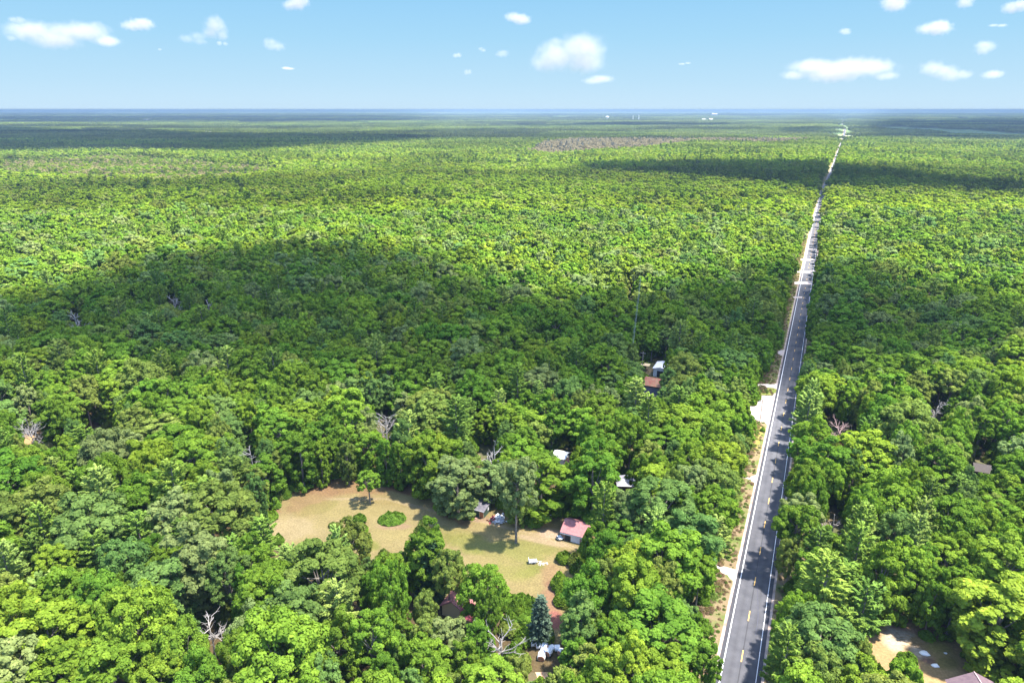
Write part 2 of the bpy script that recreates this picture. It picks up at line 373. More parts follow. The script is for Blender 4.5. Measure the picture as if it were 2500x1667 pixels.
def near_mask(px, py):
    i = (np.asarray(py) / MS).astype(int); j = (np.asarray(px) / MS).astype(int)
    ok = (i >= 0) & (i < mask.shape[0]) & (j >= 0) & (j < mask.shape[1])
    return np.where(ok, mask[np.clip(i, 0, mask.shape[0] - 1), np.clip(j, 0, mask.shape[1] - 1)], False)

# road centre line
P0 = np.array([44.8, 106.2]); RD = np.array([math.sin(math.radians(24.2)), math.cos(math.radians(24.2))]); RN = np.array([RD[1], -RD[0]])
ROAD = [tuple(P0 - RD * 170), tuple(P0), tuple(P0 + RD * 200), tuple(P0 + RD * 400), tuple(P0 + RD * 585), (390, 869), (610, 1330), (806, 1745), (1162, 2494), (1700, 3650), (2378, 5146), (3900, 8430), (6480, 14000)]
def road_dist(x, y):
    """signed distance to the centre line (+ = right side)"""
    x = np.asarray(x, float); y = np.asarray(y, float); best = np.full(x.shape, 1e9); sg = np.ones(x.shape)
    for (ax, ay), (bx, by) in zip(ROAD[:-1], ROAD[1:]):
        dx, dy = bx - ax, by - ay; L = math.hypot(dx, dy)
        t = np.clip(((x - ax) * dx + (y - ay) * dy) / L ** 2, 0, 1)
        d = np.hypot(x - ax - t * dx, y - ay - t * dy); s = np.sign((x - ax) * dy - (y - ay) * dx)
        m = d < best; best = np.where(m, d, best); sg = np.where(m, s, sg)
    return best * sg
# world outlines of buildings and other things a trunk may not stand in: (x, y, radius)
KEEP = []
def keep(px, py, r): x, y, _ = G(px, py); KEEP.append((x, y, r))
for a in [(1168, 1252, 3.5), (1415, 1318, 6.5), (1590, 958, 7), (1612, 915, 6), (1372, 1145, 5.5), (1522, 1205, 5), (1120, 1500, 8), (2375, 1700, 8), (2398, 1165, 5), (1210, 1262, 4), (1320, 1600, 4), (1350, 1600, 3)]: keep(*a)

# ------------------------------------------------------------------ tree tones
TONES = {'fresh green': (.125, .205, .022), 'yellow-green': (.168, .238, .024), 'olive green': (.142, .185, .036), 'deep green': (.098, .175, .020),
         'blue-green': (.108, .178, .042), 'grey-green': (.160, .210, .066)}
TN = list(TONES); TV = np.array([TONES[k] for k in TN])
PT = {'mid-green': (.140, .215, .034), 'pale green': (.180, .250, .055), 'dark green': (.105, .170, .030)}
PN = list(PT); PV = np.array([PT[k] for k in PN])
def pick_tone(x, y, g):
    a = fbm(x / 45, y / 45, 31, 2); r = g.random()
    if r < .42: return 0
    if r < .42 + .30 * sstep(.4, .75, a): return 1
    if r < .68: return 3
    if r < .80: return 2
    if r < .90: return 5
    return 4
def pine_p(px, py):
    p = .07
    for (x, y, rx, ry, v) in [(330, 1330, 330, 190, .55), (150, 1180, 180, 110, .4), (1150, 1010, 130, 60, .85), (800, 820, 380, 90, .35), (2080, 1450, 140, 120, .8), (1960, 1480, 80, 160, .6), (1955, 1000, 50, 40, .6),
                              (450, 800, 200, 60, .3), (2380, 1500, 60, 30, .5), (1250, 900, 260, 90, .3)]:
        p = max(p, v * math.exp(-((px - x) / rx) ** 2 - ((py - y) / ry) ** 2))
    return p

# ------------------------------------------------------------------ near woodland: every trunk placed once
cell = {}; trees = []
def try_tree(x, y, kind, r, h, tone, force=False, var=None, sc=None):
    if not force:
        rd = float(road_dist(np.array([x]), np.array([y]))[0])
        if -(4.6 + .35 * r) < rd < 4.6 + .40 * r: return False
        for kx, ky, kr in KEEP:
            if math.hypot(x - kx, y - ky) < kr + 1.2: return False
        ci, cj = int(x // 8), int(y // 8)
        for i in range(ci - 2, ci + 3):
            for j in range(cj - 2, cj + 3):
                for (a, b, q) in cell.get((i, j), ()):
                    if math.hypot(x - a, y - b) < .655 * (r + q): return False
        # crown outline against the open ground of the photograph
        lo = .30 if kind == 'broadleaf' else .25
        m = 0
        for t in (0.0, .2, .4, .6, .8, .97):
            z = h * (lo + (1 - lo) * t)
            w = r * (math.sqrt(max(0, 1 - ((t - .42) / .6) ** 2)) if kind == 'broadleaf' else (1 - t) ** .75) * .92
            for f_ in (1, .5):
                for k in range(12):
                    a = k * math.pi / 6
                    u, v, zc = proj(x + w * f_ * math.cos(a), y + w * f_ * math.sin(a), z)
                    if zc > 1 and near_mask(u, v): m += 1
        if m > 1: return False
    cell.setdefault((int(x // 8), int(y // 8)), []).append((x, y, r))
    trees.append(dict(x=x, y=y, kind=kind, r=r, h=h, tone=tone, var=var))
    return True
g = np.random.default_rng(5)
# named trees of the photograph first: px, py of the foot, kind, crown radius, height, tone, label
SPECIAL = [
    (904, 1229, 'broadleaf', 3.1, 10.2, 0, 5, 'small rounded young tree standing alone on the lawn near its far edge'),
    (1260, 1325, 'broadleaf', 4.6, 24.5, 5, 2, 'tall bare-stemmed tree rising from the lawn between shed and red-roofed garage'),
]
for (px, py, kd, r, h, tn, vr, lb) in SPECIAL:
    x, y, _ = G(px, py); try_tree(x, y, kd, r, h, tn, True, vr); trees[-1]['label'] = lb
SPEC_PX = [  # crown centre px, py, kind, radius, height, tone : trees that give the edges of the lawn and the corner their outline
    (2440, 1500, 'broadleaf', 7.2, 19, 1), (2010, 1440, 'pine', 6.2, 20, 0), (1320, 1488, 'spruce', 2.6, 13, 0),
    (1042, 1352, 'broadleaf', 4.6, 18, 3), (1095, 1402, 'broadleaf', 3.4, 16, 2), (858, 1338, 'broadleaf', 4.2, 18, 2), (1182, 1448, 'broadleaf', 4.4, 15, 0),
    ]
for (px, py, kd, r, h, tn) in SPEC_PX:
    x, y, _ = G(px, py, h * .62)
    if kd == 'spruce': SPRUCE = (x, y, h); cell.setdefault((int(x // 8), int(y // 8)), []).append((x, y, 2)); continue
    try_tree(x, y, kd, r, h, tn, True)
NEAR_MAX = 620.0
tries = 0
cand = []
Y0 = 40.0
area = 0
for n in range(60000):
    y = math.sqrt(g.uniform(Y0 ** 2, NEAR_MAX ** 2)); x = g.uniform(-1, 1) * (y * .80 + 28)
    cand.append((x, y))
for (x, y) in cand:
    u, v, zc = proj(x, y, 11)
    kd = 'pine' if g.random() < pine_p(u, v) else 'broadleaf'
    big = fbm(x / 60, y / 60, 77, 2)
    if kd == 'broadleaf': r = g.uniform(3.2, 7.4) * (.85 + .3 * big); h = 11.5 + r * .9 + g.uniform(-2.0, 3.5) + 8 * (big - .5)
    else: r = g.uniform(3.8, 6.0); h = 15 + g.uniform(-2, 8)
    tn = pick_tone(x, y, g) if kd == 'broadleaf' else int(g.choice(3, p=[.5, .3, .2]))
    try_tree(x, y, kd, r, h, tn)
# a second pass fills the gaps with smaller, lower trees
for n in range(26000):
    y = math.sqrt(g.uniform(Y0 ** 2, 420 ** 2)); x = g.uniform(-1, 1) * (y * .80 + 28); r = g.uniform(2.2, 3.4)
    try_tree(x, y, 'broadleaf', r, 7 + r * 1.6 + g.uniform(0, 4), int(g.choice([0, 3, 3, 4, 2])))
print('near trees', len(trees))
for t in trees:
    edge = t['y'] < 420 and any(near_mask(*proj(t['x'] + a * (t['r'] + 3.5), t['y'] + b * (t['r'] + 3.5), 0)[:2]) for a, b in ((0, -1), (.7, -.7), (-.7, -.7), (1, 0), (-1, 0)))
    if t['var'] is None:
        t['var'] = NB + int(g.integers(NP)) if t['kind'] == 'pine' else NB + NP + int(g.integers(NE)) if (edge and abs(float(road_dist(np.array([t['x']]), np.array([t['y']]))[0])) > 16) else int(g.integers(NB))
    _, _, Ht, R = BOTH[t['var']]
    t['s'] = (t['r'] / R, t['r'] / R, t['h'] / Ht); t['rz'] = g.uniform(0, 6.283)
    j = g.uniform(.86, 1.16); hj = g.uniform(-.012, .012)
    c = (TV if t['kind'] == 'broadleaf' else PV)[t['tone']]
    t['tint'] = np.clip(np.array([c[0] + hj, c[1], c[2]]) * j, .01, 1)
    if t['r'] == 7.2 and t['h'] == 19: t['tint'] = np.array([.20, .27, .030])
    t['u'], t['v'], t['zc'] = proj(t['x'], t['y'], t['h'] * .68)

# single trees: those that show largest
vis = [t for t in trees if t['zc'] > 5 and t['zc'] < 420 and -60 < t['u'] < 2560]
ib = np.full((417, 625), -1, np.int32); vis.sort(key=lambda t: -t['zc'])
for k, t in enumerate(vis):
    a = t['r'] / t['zc'] * F / 4; v0 = t['v'] / 4; b_ = a * .5 + t['h'] * .28 * .9 / t['zc'] * F / 4; u0 = t['u'] / 4
    i0, i1, j0, j1 = max(0, int(v0 - b_)), min(417, int(v0 + b_) + 1), max(0, int(u0 - a)), min(625, int(u0 + a) + 1)
    if i0 >= i1 or j0 >= j1: continue
    yy_, xx_ = np.mgrid[i0:i1, j0:j1]; ib[i0:i1, j0:j1][((xx_ - u0) / a) ** 2 + ((yy_ - v0) / b_) ** 2 < 1] = k
cnt = np.bincount(ib[ib >= 0], minlength=len(vis))
for k, t in enumerate(vis): t['vis'] = int(cnt[k]) + (10 ** 6 if 'label' in t else 0)
vis = [t for t in vis if t['vis'] > 3]; vis.sort(key=lambda t: -t['vis'])
chosen = [t for t in vis if t['kind'] == 'broadleaf'][:300] + [t for t in vis if t['kind'] == 'pine' and t['vis'] > 25][:200]
ids = {id(t) for t in chosen}
MARKS = [('the shed', 1170, 1235), ('the red-roofed garage', 1400, 1290), ('the oval shrub bed', 957, 1267), ('the white trailer', 1307, 1370), ('the wrapped bales', 1325, 1595), ('the blue spruce', 1322, 1475),
         ('the sandy yard', 2230, 1570), ('the bottom right house', 2370, 1655), ('the gravel lot', 1860, 1000), ('the fallen dead tree', 2050, 1040), ('the grey-roofed cabin', 1522, 1172), ('the white cabin', 1375, 1108),
         ('the pink-roofed house', 1110, 1470), ('the bare dead snag', 525, 1540), ('the lone lawn tree', 905, 1180), ('the blue-walled house', 1590, 940)]
ONES = 'zero one two three four five six seven eight nine ten eleven twelve thirteen fourteen fifteen sixteen seventeen eighteen nineteen'.split()
def word(n): return ONES[n] if n < 20 else ['twenty', 'thirty', 'forty', 'fifty', 'sixty', 'seventy', 'eighty', 'ninety'][n // 10 - 2] + ('-' + ONES[n % 10] if n % 10 else '') if n < 100 else 'hundred'
used_l = set()
def tree_label(t):
    kind = 'tree' if t['kind'] == 'broadleaf' else 'pine'
    tone = (TN if t['kind'] == 'broadleaf' else PN)[t['tone']]
    size = 'big' if t['r'] > 6 else ('small' if t['r'] < 3.4 else ('tall' if t['h'] > 19.5 else 'rounded' if t['kind'] == 'broadleaf' else 'layered'))
    u, v = t['u'], t['v']; best = min(MARKS, key=lambda m: math.hypot(u - m[1], (v - m[2])))
    d = math.hypot(u - best[1], v - best[2])
    pu, pv = max(0, min(100, round(u / 25))), max(0, min(100, round(v / 16.67)))
    if d < 130:
        dx, dy = u - best[1], v - best[2]
        where = ('left of ' if dx < 0 else 'right of ') if abs(dx) > abs(dy) else ('behind ' if dy < 0 else 'before ')
        where += best[0]
    elif abs(u - (1866.8 + .1718 * (1279.8 - v))) < 150: where = ('left' if u < 1866.8 + .1718 * (1279.8 - v) else 'right') + ' of the road'
    elif u < 90: where = 'by the left border'
    elif u > 2410: where = 'by the right border'
    else: where = 'amid the woods'
    extra = ['', 'shorter ', 'half-hidden ', 'narrower ']
    for k in range(4):
        for wh in (where, ''):
            s = f'{extra[k]}{size} {tone} {kind}' + (' ' + wh if wh else '') + f', {word(pu)} percent across, {word(pv)} percent down'
            if len(s.replace('-', ' ').split()) > 16 and wh: continue
            if len(s.replace('-', ' ').split()) > 16: s = s.replace('percent across', 'across').replace('percent down', 'percent down')
            if s not in used_l: used_l.add(s); return s
    return s
for t in chosen:
    nm = 'broadleaf_tree' if t['kind'] == 'broadleaf' else 'pine_tree'
    o = empty(nm, (t['x'], t['y'], 0), t['rz']); o.scale = t['s']
    tag(o, t.get('label') or tree_label(t), 'tree' if t['kind'] == 'broadleaf' else 'pine tree', 'broadleaf trees of the near woodland' if t['kind'] == 'broadleaf' else 'pines among the near woodland')
    c = link('crown', CROWN[t['var']], o); c['tint'] = [float(q) for q in t['tint']]
    link('trunk', TRUNK[t['var']], o)

# ------------------------------------------------------------------ the rest of the forest: one object
PTS = {'co': [], 'variant': [], 'rot': [], 'scl': [], 'tint': []}
def addp(x, y, z, v, rz, s, c):
    PTS['co'].append((x, y, z)); PTS['variant'].append(v); PTS['rot'].append((0, 0, rz)); PTS['scl'].append(s); PTS['tint'].append(tuple(c))
VARS = [b[1] for b in BOTH] + MID + FAR + PATCH
oM, oF, oP = len(BOTH), len(BOTH) + len(MID), len(BOTH) + len(MID) + len(FAR)
for t in trees:
    if id(t) in ids: continue
    if t['y'] < 330 or t['zc'] < 330: addp(t['x'], t['y'], 0, t['var'], t['rz'], t['s'], t['tint'])
    else:
        if t['kind'] == 'broadleaf': k = int(g.integers(6)); s = (t['r'] / 5.5, t['r'] / 5.5, t['h'] / 17.5)
        else: k = 6 + int(g.integers(3)); s = (t['r'] / 4.6, t['r'] / 4.6, t['h'] / 20)
        addp(t['x'], t['y'], 0, oM + k, t['rz'], s, t['tint'])
BROWN = [(1290, 372), (1330, 352), (1420, 342), (1560, 338), (1700, 338), (1880, 338), (1990, 342), (1900, 352), (1700, 348), (1590, 362), (1450, 370), (1340, 378)]
BROWN2 = [(0, 385), (300, 372), (620, 398), (720, 405), (640, 425), (430, 440), (150, 435), (0, 425)]
def far_fields(px, py, x, y, z=0):
    b1 = inside(BROWN, px, py); b2 = inside(BROWN2, px, py)
    return b1, b2
def far_tint(x, y, g):
    px, py, _ = proj(x, y, 14)
    n = len(x)
    a = fbm(x / 260, y / 160, 41, 3); b = fbm(x / 900, y / 420, 43, 2); r = g.random(n)
    idx = np.where(r < .40, 0, np.where(r < .40 + .30 * sstep(.42, .62, a), 1, np.where(r < .78, 3, np.where(r < .90, 2, 5))))
    c = TV[idx] * (0.9 + .2 * g.random(n))[:, None]; c = c * .75 + .25 * TV[0]; c = c * np.array([1.12, 1.04, .75])
    # broad stands of one kind
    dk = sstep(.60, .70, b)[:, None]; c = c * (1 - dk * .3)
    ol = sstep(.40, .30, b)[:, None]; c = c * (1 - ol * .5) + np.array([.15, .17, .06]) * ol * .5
    mu = (sstep(900, 3000, y) * .55)[:, None]; c = c * (1 - mu) + np.array([.110, .135, .052]) * mu  # crowns dulled with distance: haze mixed into their tint
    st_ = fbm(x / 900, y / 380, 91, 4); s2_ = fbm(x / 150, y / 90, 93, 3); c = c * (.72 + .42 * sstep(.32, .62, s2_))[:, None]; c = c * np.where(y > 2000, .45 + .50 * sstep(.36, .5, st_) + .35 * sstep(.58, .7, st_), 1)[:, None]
    b1, b2 = far_fields(px, py, x, y)
    c[b1] = np.array([.19, .165, .095]) * (.85 + .3 * g.random(b1.sum()))[:, None]
    sel = b2 & (g.random(n) < .3); c[sel] = np.array([.21, .185, .085]) * (.8 + .4 * g.random(sel.sum()))[:, None]
    return c, b1, b2
SP = 10.2; FAR_MAX = 2100.0
rows = np.arange(NEAR_MAX - 4, FAR_MAX, SP * .87)
for q, y in enumerate(rows):
    xs = np.arange(-(y * .80 + 30), y * .80 + 30, SP) + (q % 2) * SP / 2
    x = xs + g.uniform(-3.4, 3.4, len(xs)); yv = y + g.uniform(-3.4, 3.4, len(xs))
    rd = road_dist(x, yv); u, v, _ = proj(x, yv, 15)
    ok = ((rd < -9.5) | (rd > 7.5)) & ~near_mask(u, v)
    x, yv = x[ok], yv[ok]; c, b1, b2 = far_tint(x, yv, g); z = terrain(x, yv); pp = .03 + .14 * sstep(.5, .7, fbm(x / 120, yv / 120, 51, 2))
    for i in range(len(x)):
        pn = g.random() < pp[i]
        r = g.uniform(5.2, 8.6); h = g.uniform(14, 21)
        if b2[i]: h *= .6; r *= .7
        if y < 1150: k = oM + (6 + int(g.integers(3)) if pn else int(g.integers(6))); s = (r / 5.5 * (.8 if pn else 1),) * 2 + (h / 17.5,)
        else: k = oF + (5 + int(g.integers(2)) if pn else int(g.integers(5))); s = (r / 5.6 * (.8 if pn else 1),) * 2 + (h / 17.,)
        cc = c[i] * (np.array([.55, .66, .95]) if pn else 1)
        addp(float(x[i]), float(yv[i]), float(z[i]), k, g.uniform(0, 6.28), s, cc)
d = FAR_MAX + 40
while d < 15000:
    sc = 1.0 if d < 7000 else 1.6
    st = PS * .92 * sc
    xs = np.arange(-(d * .80 + 100), d * .80 + 100, st); x = xs + g.uniform(-8, 8, len(xs)); yv = d + g.uniform(-8, 8, len(xs))
    rd = np.abs(road_dist(x, yv)); ok = rd > PS * sc * .5 + 6
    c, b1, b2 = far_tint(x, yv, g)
    px, py, _ = proj(x, yv, 14)
    a = fbm(x / 700, yv / 500, 61, 2)
    opening = (a > .67) & (d > 2600)
    ok &= ~opening & ~b1
    z = terrain(x, yv)
    for i in np.nonzero(ok)[0]:
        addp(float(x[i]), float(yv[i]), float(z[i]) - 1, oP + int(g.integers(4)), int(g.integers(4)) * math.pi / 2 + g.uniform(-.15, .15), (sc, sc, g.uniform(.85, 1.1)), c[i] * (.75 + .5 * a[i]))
    # narrow strips beside the road
    d += st * .95
n = len(PTS['co']); print('forest points', n)
pm = bpy.data.meshes.new('forest_points'); pm.vertices.add(n); pm.vertices.foreach_set('co', np.array(PTS['co'], np.float32).ravel())
a = pm.attributes.new('variant', 'INT', 'POINT'); a.data.foreach_set('value', np.array(PTS['variant'], np.int32))
for k, ty in (('rot', 'FLOAT_VECTOR'), ('scl', 'FLOAT_VECTOR'), ('tint', 'FLOAT_VECTOR')):
    a = pm.attributes.new(k, ty, 'POINT'); a.data.foreach_set('vector', np.array(PTS[k], np.float32).ravel())
forest = link('forest', pm); tag(forest, 'dense summer forest canopy filling the land to the horizon', 'forest', kind='stuff')
def scatter(ob, sources):
    ng = bpy.data.node_groups.new('scatter', 'GeometryNodeTree')
    ng.interface.new_socket('Geometry', in_out='INPUT', socket_type='NodeSocketGeometry'); ng.interface.new_socket('Geometry', in_out='OUTPUT', socket_type='NodeSocketGeometry')
    N, L = ng.nodes, ng.links
    gi, go, jn = N.new('NodeGroupInput'), N.new('NodeGroupOutput'), N.new('GeometryNodeJoinGeometry')
    def attr(nm, ty):
        q = N.new('GeometryNodeInputNamedAttribute'); q.data_type = ty; q.inputs[0].default_value = nm; return q
    va, ro, sc = attr('variant', 'INT'), attr('rot', 'FLOAT_VECTOR'), attr('scl', 'FLOAT_VECTOR')
    eu = N.new('FunctionNodeEulerToRotation'); L.new(ro.outputs[0], eu.inputs[0])
    for k, me in enumerate(sources):
        so = bpy.data.objects.new(ob.name + '_plant', me)
        oi = N.new('GeometryNodeObjectInfo'); oi.inputs['Object'].default_value = so
        cmp_ = N.new('FunctionNodeCompare'); cmp_.data_type = 'INT'; cmp_.operation = 'EQUAL'
        L.new(va.outputs[0], cmp_.inputs[2]); cmp_.inputs[3].default_value = k
        ip = N.new('GeometryNodeInstanceOnPoints')
        L.new(gi.outputs[0], ip.inputs['Points']); L.new(cmp_.outputs[0], ip.inputs['Selection']); L.new(oi.outputs['Geometry'], ip.inputs['Instance'])
        L.new(eu.outputs[0], ip.inputs['Rotation']); L.new(sc.outputs[0], ip.inputs['Scale']); L.new(ip.outputs[0], jn.inputs[0])
    L.new(jn.outputs[0], go.inputs[0])
    md = ob.modifiers.new('scatter', 'NODES'); md.node_group = ng
scatter(forest, VARS)

# ------------------------------------------------------------------ ground: one sheet to the horizon
th = np.radians(np.linspace(-62, 62, 180))
rs = np.concatenate([np.linspace(0, 900, 12)[1:], np.geomspace(950, 60000, 110)])
X = np.concatenate([rs[:, None] * np.sin(th)[None, :]]); Y = rs[:, None] * np.cos(th)[None, :]
Yo = Y - 160
Zg = terrain(X, Yo)
V = np.stack([X, Yo, Zg], 2).reshape(-1, 3); nr, nc = X.shape
i, j = np.mgrid[0:nr - 1, 0:nc - 1]; q = (i * nc + j).ravel()
Fq = np.stack([q, q + 1, q + nc + 1, q + nc], 1)[:, ::-1]
mg = mat('forest_floor', (.060, .062, .028), .95, .1, (.09, (.105, .075, .045), .42, .66), (.8, .6))
gn, gl = mg.node_tree.nodes, mg.node_tree.links
geo = gn.new('ShaderNodeNewGeometry'); ln_ = gn.new('ShaderNodeVectorMath'); ln_.operation = 'LENGTH'; gl.new(geo.outputs['Position'], ln_.inputs[0])
mr = gn.new('ShaderNodeMapRange'); mr.inputs[1].default_value = 2000; mr.inputs[2].default_value = 2800; gl.new(ln_.outputs['Value'], mr.inputs[0])
nz = gn.new('ShaderNodeTexNoise'); nz.inputs['Scale'].default_value = .0011; nz.inputs['Detail'].default_value = 8; gl.new(geo.outputs['Position'], nz.inputs['Vector'])
cr = gn.new('ShaderNodeValToRGB'); e = cr.color_ramp.elements; e[0].position = .38; e[0].color = (.05, .085, .03, 1); e[1].position = .66; e[1].color = (.22, .24, .12, 1)
q = cr.color_ramp.elements.new(.55); q.color = (.085, .13, .04, 1); gl.new(nz.outputs[0], cr.inputs[0])
mx = gn.new('ShaderNodeMix'); mx.data_type = 'RGBA'; b = gn['Principled BSDF']; old = b.inputs['Base Color'].links[0].from_socket
gl.new(mr.outputs[0], mx.inputs[0]); gl.new(old, mx.inputs[6]); gl.new(cr.outputs[0], mx.inputs[7]); gl.new(mx.outputs[2], b.inputs['Base Color'])
ground = link('ground', mesh_from('ground', V, Fq, mg, smooth=True)); tag(ground, kind='structure')

# ------------------------------------------------------------------ road and its paint
def ribbon(name, m, l, r, z, s0=0.0, s1=None, step=6.0, dash=None):
    vs, fs = [], []
    pts = []; acc = 0
    for (a, b) in zip(ROAD[:-1], ROAD[1:]):
        L = math.dist(a, b); n_ = max(1, int(L / (step if acc < 900 else step * 5)))
        for k in range(n_): t = k / n_; pts.append((acc + L * t, a[0] + (b[0] - a[0]) * t, a[1] + (b[1] - a[1]) * t))
        acc += L
    pts.append((acc, *ROAD[-1]))
    S_, XX, YY = map(np.array, zip(*pts))
    def at(s): return np.interp(s, S_, XX), np.interp(s, S_, YY)
    def seg(sa, sb):
        ss = [sa] + [s for s in S_ if sa < s < sb] + [sb]; b0 = len(vs)
        for s in ss:
            x, y = at(s); x2, y2 = at(s + 2); x1, y1 = at(max(s - 2, 0)); dx, dy = x2 - x1, y2 - y1; L = math.hypot(dx, dy) or 1; nx, ny = dy / L, -dx / L
            for o in (l, r): px_, py_ = x + nx * o, y + ny * o; vs.append((px_, py_, float(terrain(px_, py_)) + z + (0 if s < 900 else .5)))
        for k in range(len(ss) - 1): i = b0 + 2 * k; fs.append((i, i + 1, i + 3, i + 2))
    s1 = min(s1 or acc - 3, acc - 3)
    if dash is None: seg(s0, s1)
    else:
        s = s0
        while s < s1: seg(s, s + dash[0]); s += dash[1]
    me = mesh_from(name, vs, fs, m); at = me.attributes.new('across', 'FLOAT', 'POINT'); at.data.foreach_set('value', np.tile([l, r], len(vs) // 2).astype(np.float32))
    o = link(name, me); tag(o, kind='structure'); return o
M_ASPH = mat('asphalt', (.048, .048, .055), .85, .25, (.35, (.068, .067, .074), .35, .7), (6, .15))
_n, _l = M_ASPH.node_tree.nodes, M_ASPH.node_tree.links
_a = _n.new('ShaderNodeAttribute'); _a.attribute_name = 'across'; _m = _n.new('ShaderNodeMapRange'); _m.inputs[1].default_value = -3.95; _m.inputs[2].default_value = 3.95; _l.new(_a.outputs['Fac'], _m.inputs[0])
_r = _n.new('ShaderNodeValToRGB'); _l.new(_m.outputs[0], _r.inputs[0]); _e2 = _r.color_ramp.elements
_e2[0].position = 0; _e2[0].color = (.72, .70, .74, 1); _e2[1].position = 1; _e2[1].color = (.74, .72, .76, 1)
for _p, _v in [(.10, .75), (.12, 1.0), (.20, 1.12), (.30, .92), (.40, 1.12), (.485, 1.0), (.497, .55), (.507, .55), (.52, 1.0), (.60, 1.08), (.70, .86), (.80, 1.05), (.88, .96), (.90, .76)]:
    _q = _e2.new(_p); _q.color = (_v, _v, _v, 1)
_x = _n.new('ShaderNodeMix'); _x.data_type = 'RGBA'; _x.blend_type = 'MULTIPLY'; _x.inputs[0].default_value = 1
_b = _n['Principled BSDF']; _o = _b.inputs['Base Color'].links[0].from_socket; _l.new(_o, _x.inputs[6]); _l.new(_r.outputs[0], _x.inputs[7]); _l.new(_x.outputs[2], _b.inputs['Base Color'])
M_ASPH2 = mat('asphalt_edge', (.12, .115, .15), .9, .3, (1.5, (.17, .16, .18), .4, .6))
M_SAND = mat('road_sand', (.33, .27, .24), .95, .1, (.5, (.20, .145, .115), .42, .66), (3, .3))
M_WHITE = mat('road_paint_white', (.62, .62, .64), .7, .3)
M_YEL = mat('road_paint_yellow', (.60, .36, .09), .7, .3)
M_VERGE = mat('verge', (.155, .115, .065), .95, .1, (.22, (.085, .105, .028), .44, .58), (2.2, 1.0))
ribbon('road_verge', M_VERGE, -8.5, 7.0, .012)
ribbon('road_shoulder', M_SAND, -4.55, 4.45, .020)
ribbon('road', M_ASPH, -3.95, 3.95, .030)
ribbon('road_edge_line', M_WHITE, -3.18, -3.0, .036); ribbon('road_edge_line', M_WHITE, 3.0, 3.12, .036)
ribbon('road_centre_line', M_YEL, -.09, .09, .036, s0=168.35 - 12.19 * 8, s1=900, dash=(3.3, 12.19))
# long crack and wheel paths
GRAVEL_PX = []
def sheet(name, poly, m, z, kind='structure', px=True, wob=.35, sub=1.2):
    """a patch of ground whose outline is given in photograph pixels, dropped on the ground"""
    P = [G(*p)[:2] for p in poly] if px else poly
    if name in ('gravel_drive', 'side_road'): GRAVEL_PX.append(poly)
    out = []
    for (a, b) in zip(P, P[1:] + P[:1]):
        L = math.dist(a, b); n_ = max(1, int(L / sub))
        for k in range(n_):
            t = k / n_; w = wob if k else 0
            out.append((a[0] + (b[0] - a[0]) * t + RNG.uniform(-w, w), a[1] + (b[1] - a[1]) * t + RNG.uniform(-w, w), z))
    return tag(link(name, mesh_from(name, out, [tuple(range(len(out)))[::-1]], m)), kind=kind)
crack = [(1867, 1300), (1858, 1345), (1848, 1400), (1850, 1440), (1851, 1468), (1852, 1500), (1850, 1525), (1845, 1550), (1842, 1555), (1848, 1525), (1850.2, 1500), (1849.4, 1468), (1848.4, 1440), (1846.5, 1400), (1856.5, 1345)]
sheet('road_crack', crack, mat('tar_seal', (.035, .035, .05), .6, .4), .034, wob=0)
M_GRAVEL = mat('pale_gravel', (.40, .345, .315), .95, .1, (.6, (.30, .235, .205), .45, .7), (3, .3))
GR = 'gravel_drive'
sheet(GR, [(1760, 966), (1850, 966), (1886, 966), (1903, 956), (1908, 960), (1892, 1020), (1884, 1055), (1876, 1040), (1868, 1032), (1838, 1026), (1790, 1018)], M_GRAVEL, .024)
sheet(GR, [(1790, 934), (1858, 937), (1890, 938), (1910, 930), (1905, 952), (1896, 950), (1858, 943), (1790, 941)], M_GRAVEL, .024)
sheet(GR, [(1780, 1160), (1826, 1165), (1848, 1158), (1860, 1140), (1868, 1150), (1856, 1195), (1848, 1180), (1825, 1168), (1780, 1164)], M_GRAVEL, .024)
sheet(GR, [(1735, 1372), (1757, 1380), (1800, 1392), (1806, 1350), (1822, 1305), (1829, 1312), (1800, 1450), (1792, 1440), (1793, 1420), (1755, 1390), (1735, 1378)], M_GRAVEL, .024)
sheet(GR, [(1895, 858), (1905, 855), (1925, 853), (1922, 866), (1905, 868)], M_GRAVEL, .024)
for (y, a, b, h_) in [(691, 1938, 1998, 3.2), (726, 1936, 1958, 1.8), (664, 1946, 1996, 1.8), (634, 1956, 1996, 1.8), (607, 1966, 1998, 1.3)]:
    sheet('side_road', [(a, y - h_), (b, y - h_), (b, y + h_), (a, y + h_)], M_GRAVEL, .040)
sheet('grass_verge', [(1790, 946), (1858, 945), (1888, 947), (1898, 951), (1890, 960), (1880, 965), (1850, 963), (1790, 962)], mat('verge_grass', (.13, .16, .03), .95, .1, (.6, (.19, .16, .05), .4, .7), (4, .5)), .028)
sheet('grass_verge', [(1838, 1040), (1852, 1033), (1861, 1050), (1856, 1080), (1845, 1100), (1830, 1110)], mat('verge_grass_olive', (.15, .13, .03), .95, .1, (.6, (.19, .14, .05), .4, .7), (4, .5)), .028)
for p in ([(1922, 780), (1935, 745), (1948, 740), (1940, 790), (1932, 830), (1922, 830)], [(1958, 680), (1962, 655), (1974, 600), (1984, 560), (1990, 560), (1975, 640), (1964, 690)]):
    sheet('grass_verge', p, mat('verge_grass_bright', (.20, .22, .04), .95, .1, (.3, (.24, .18, .08), .4, .7), (4, .5)), .018)

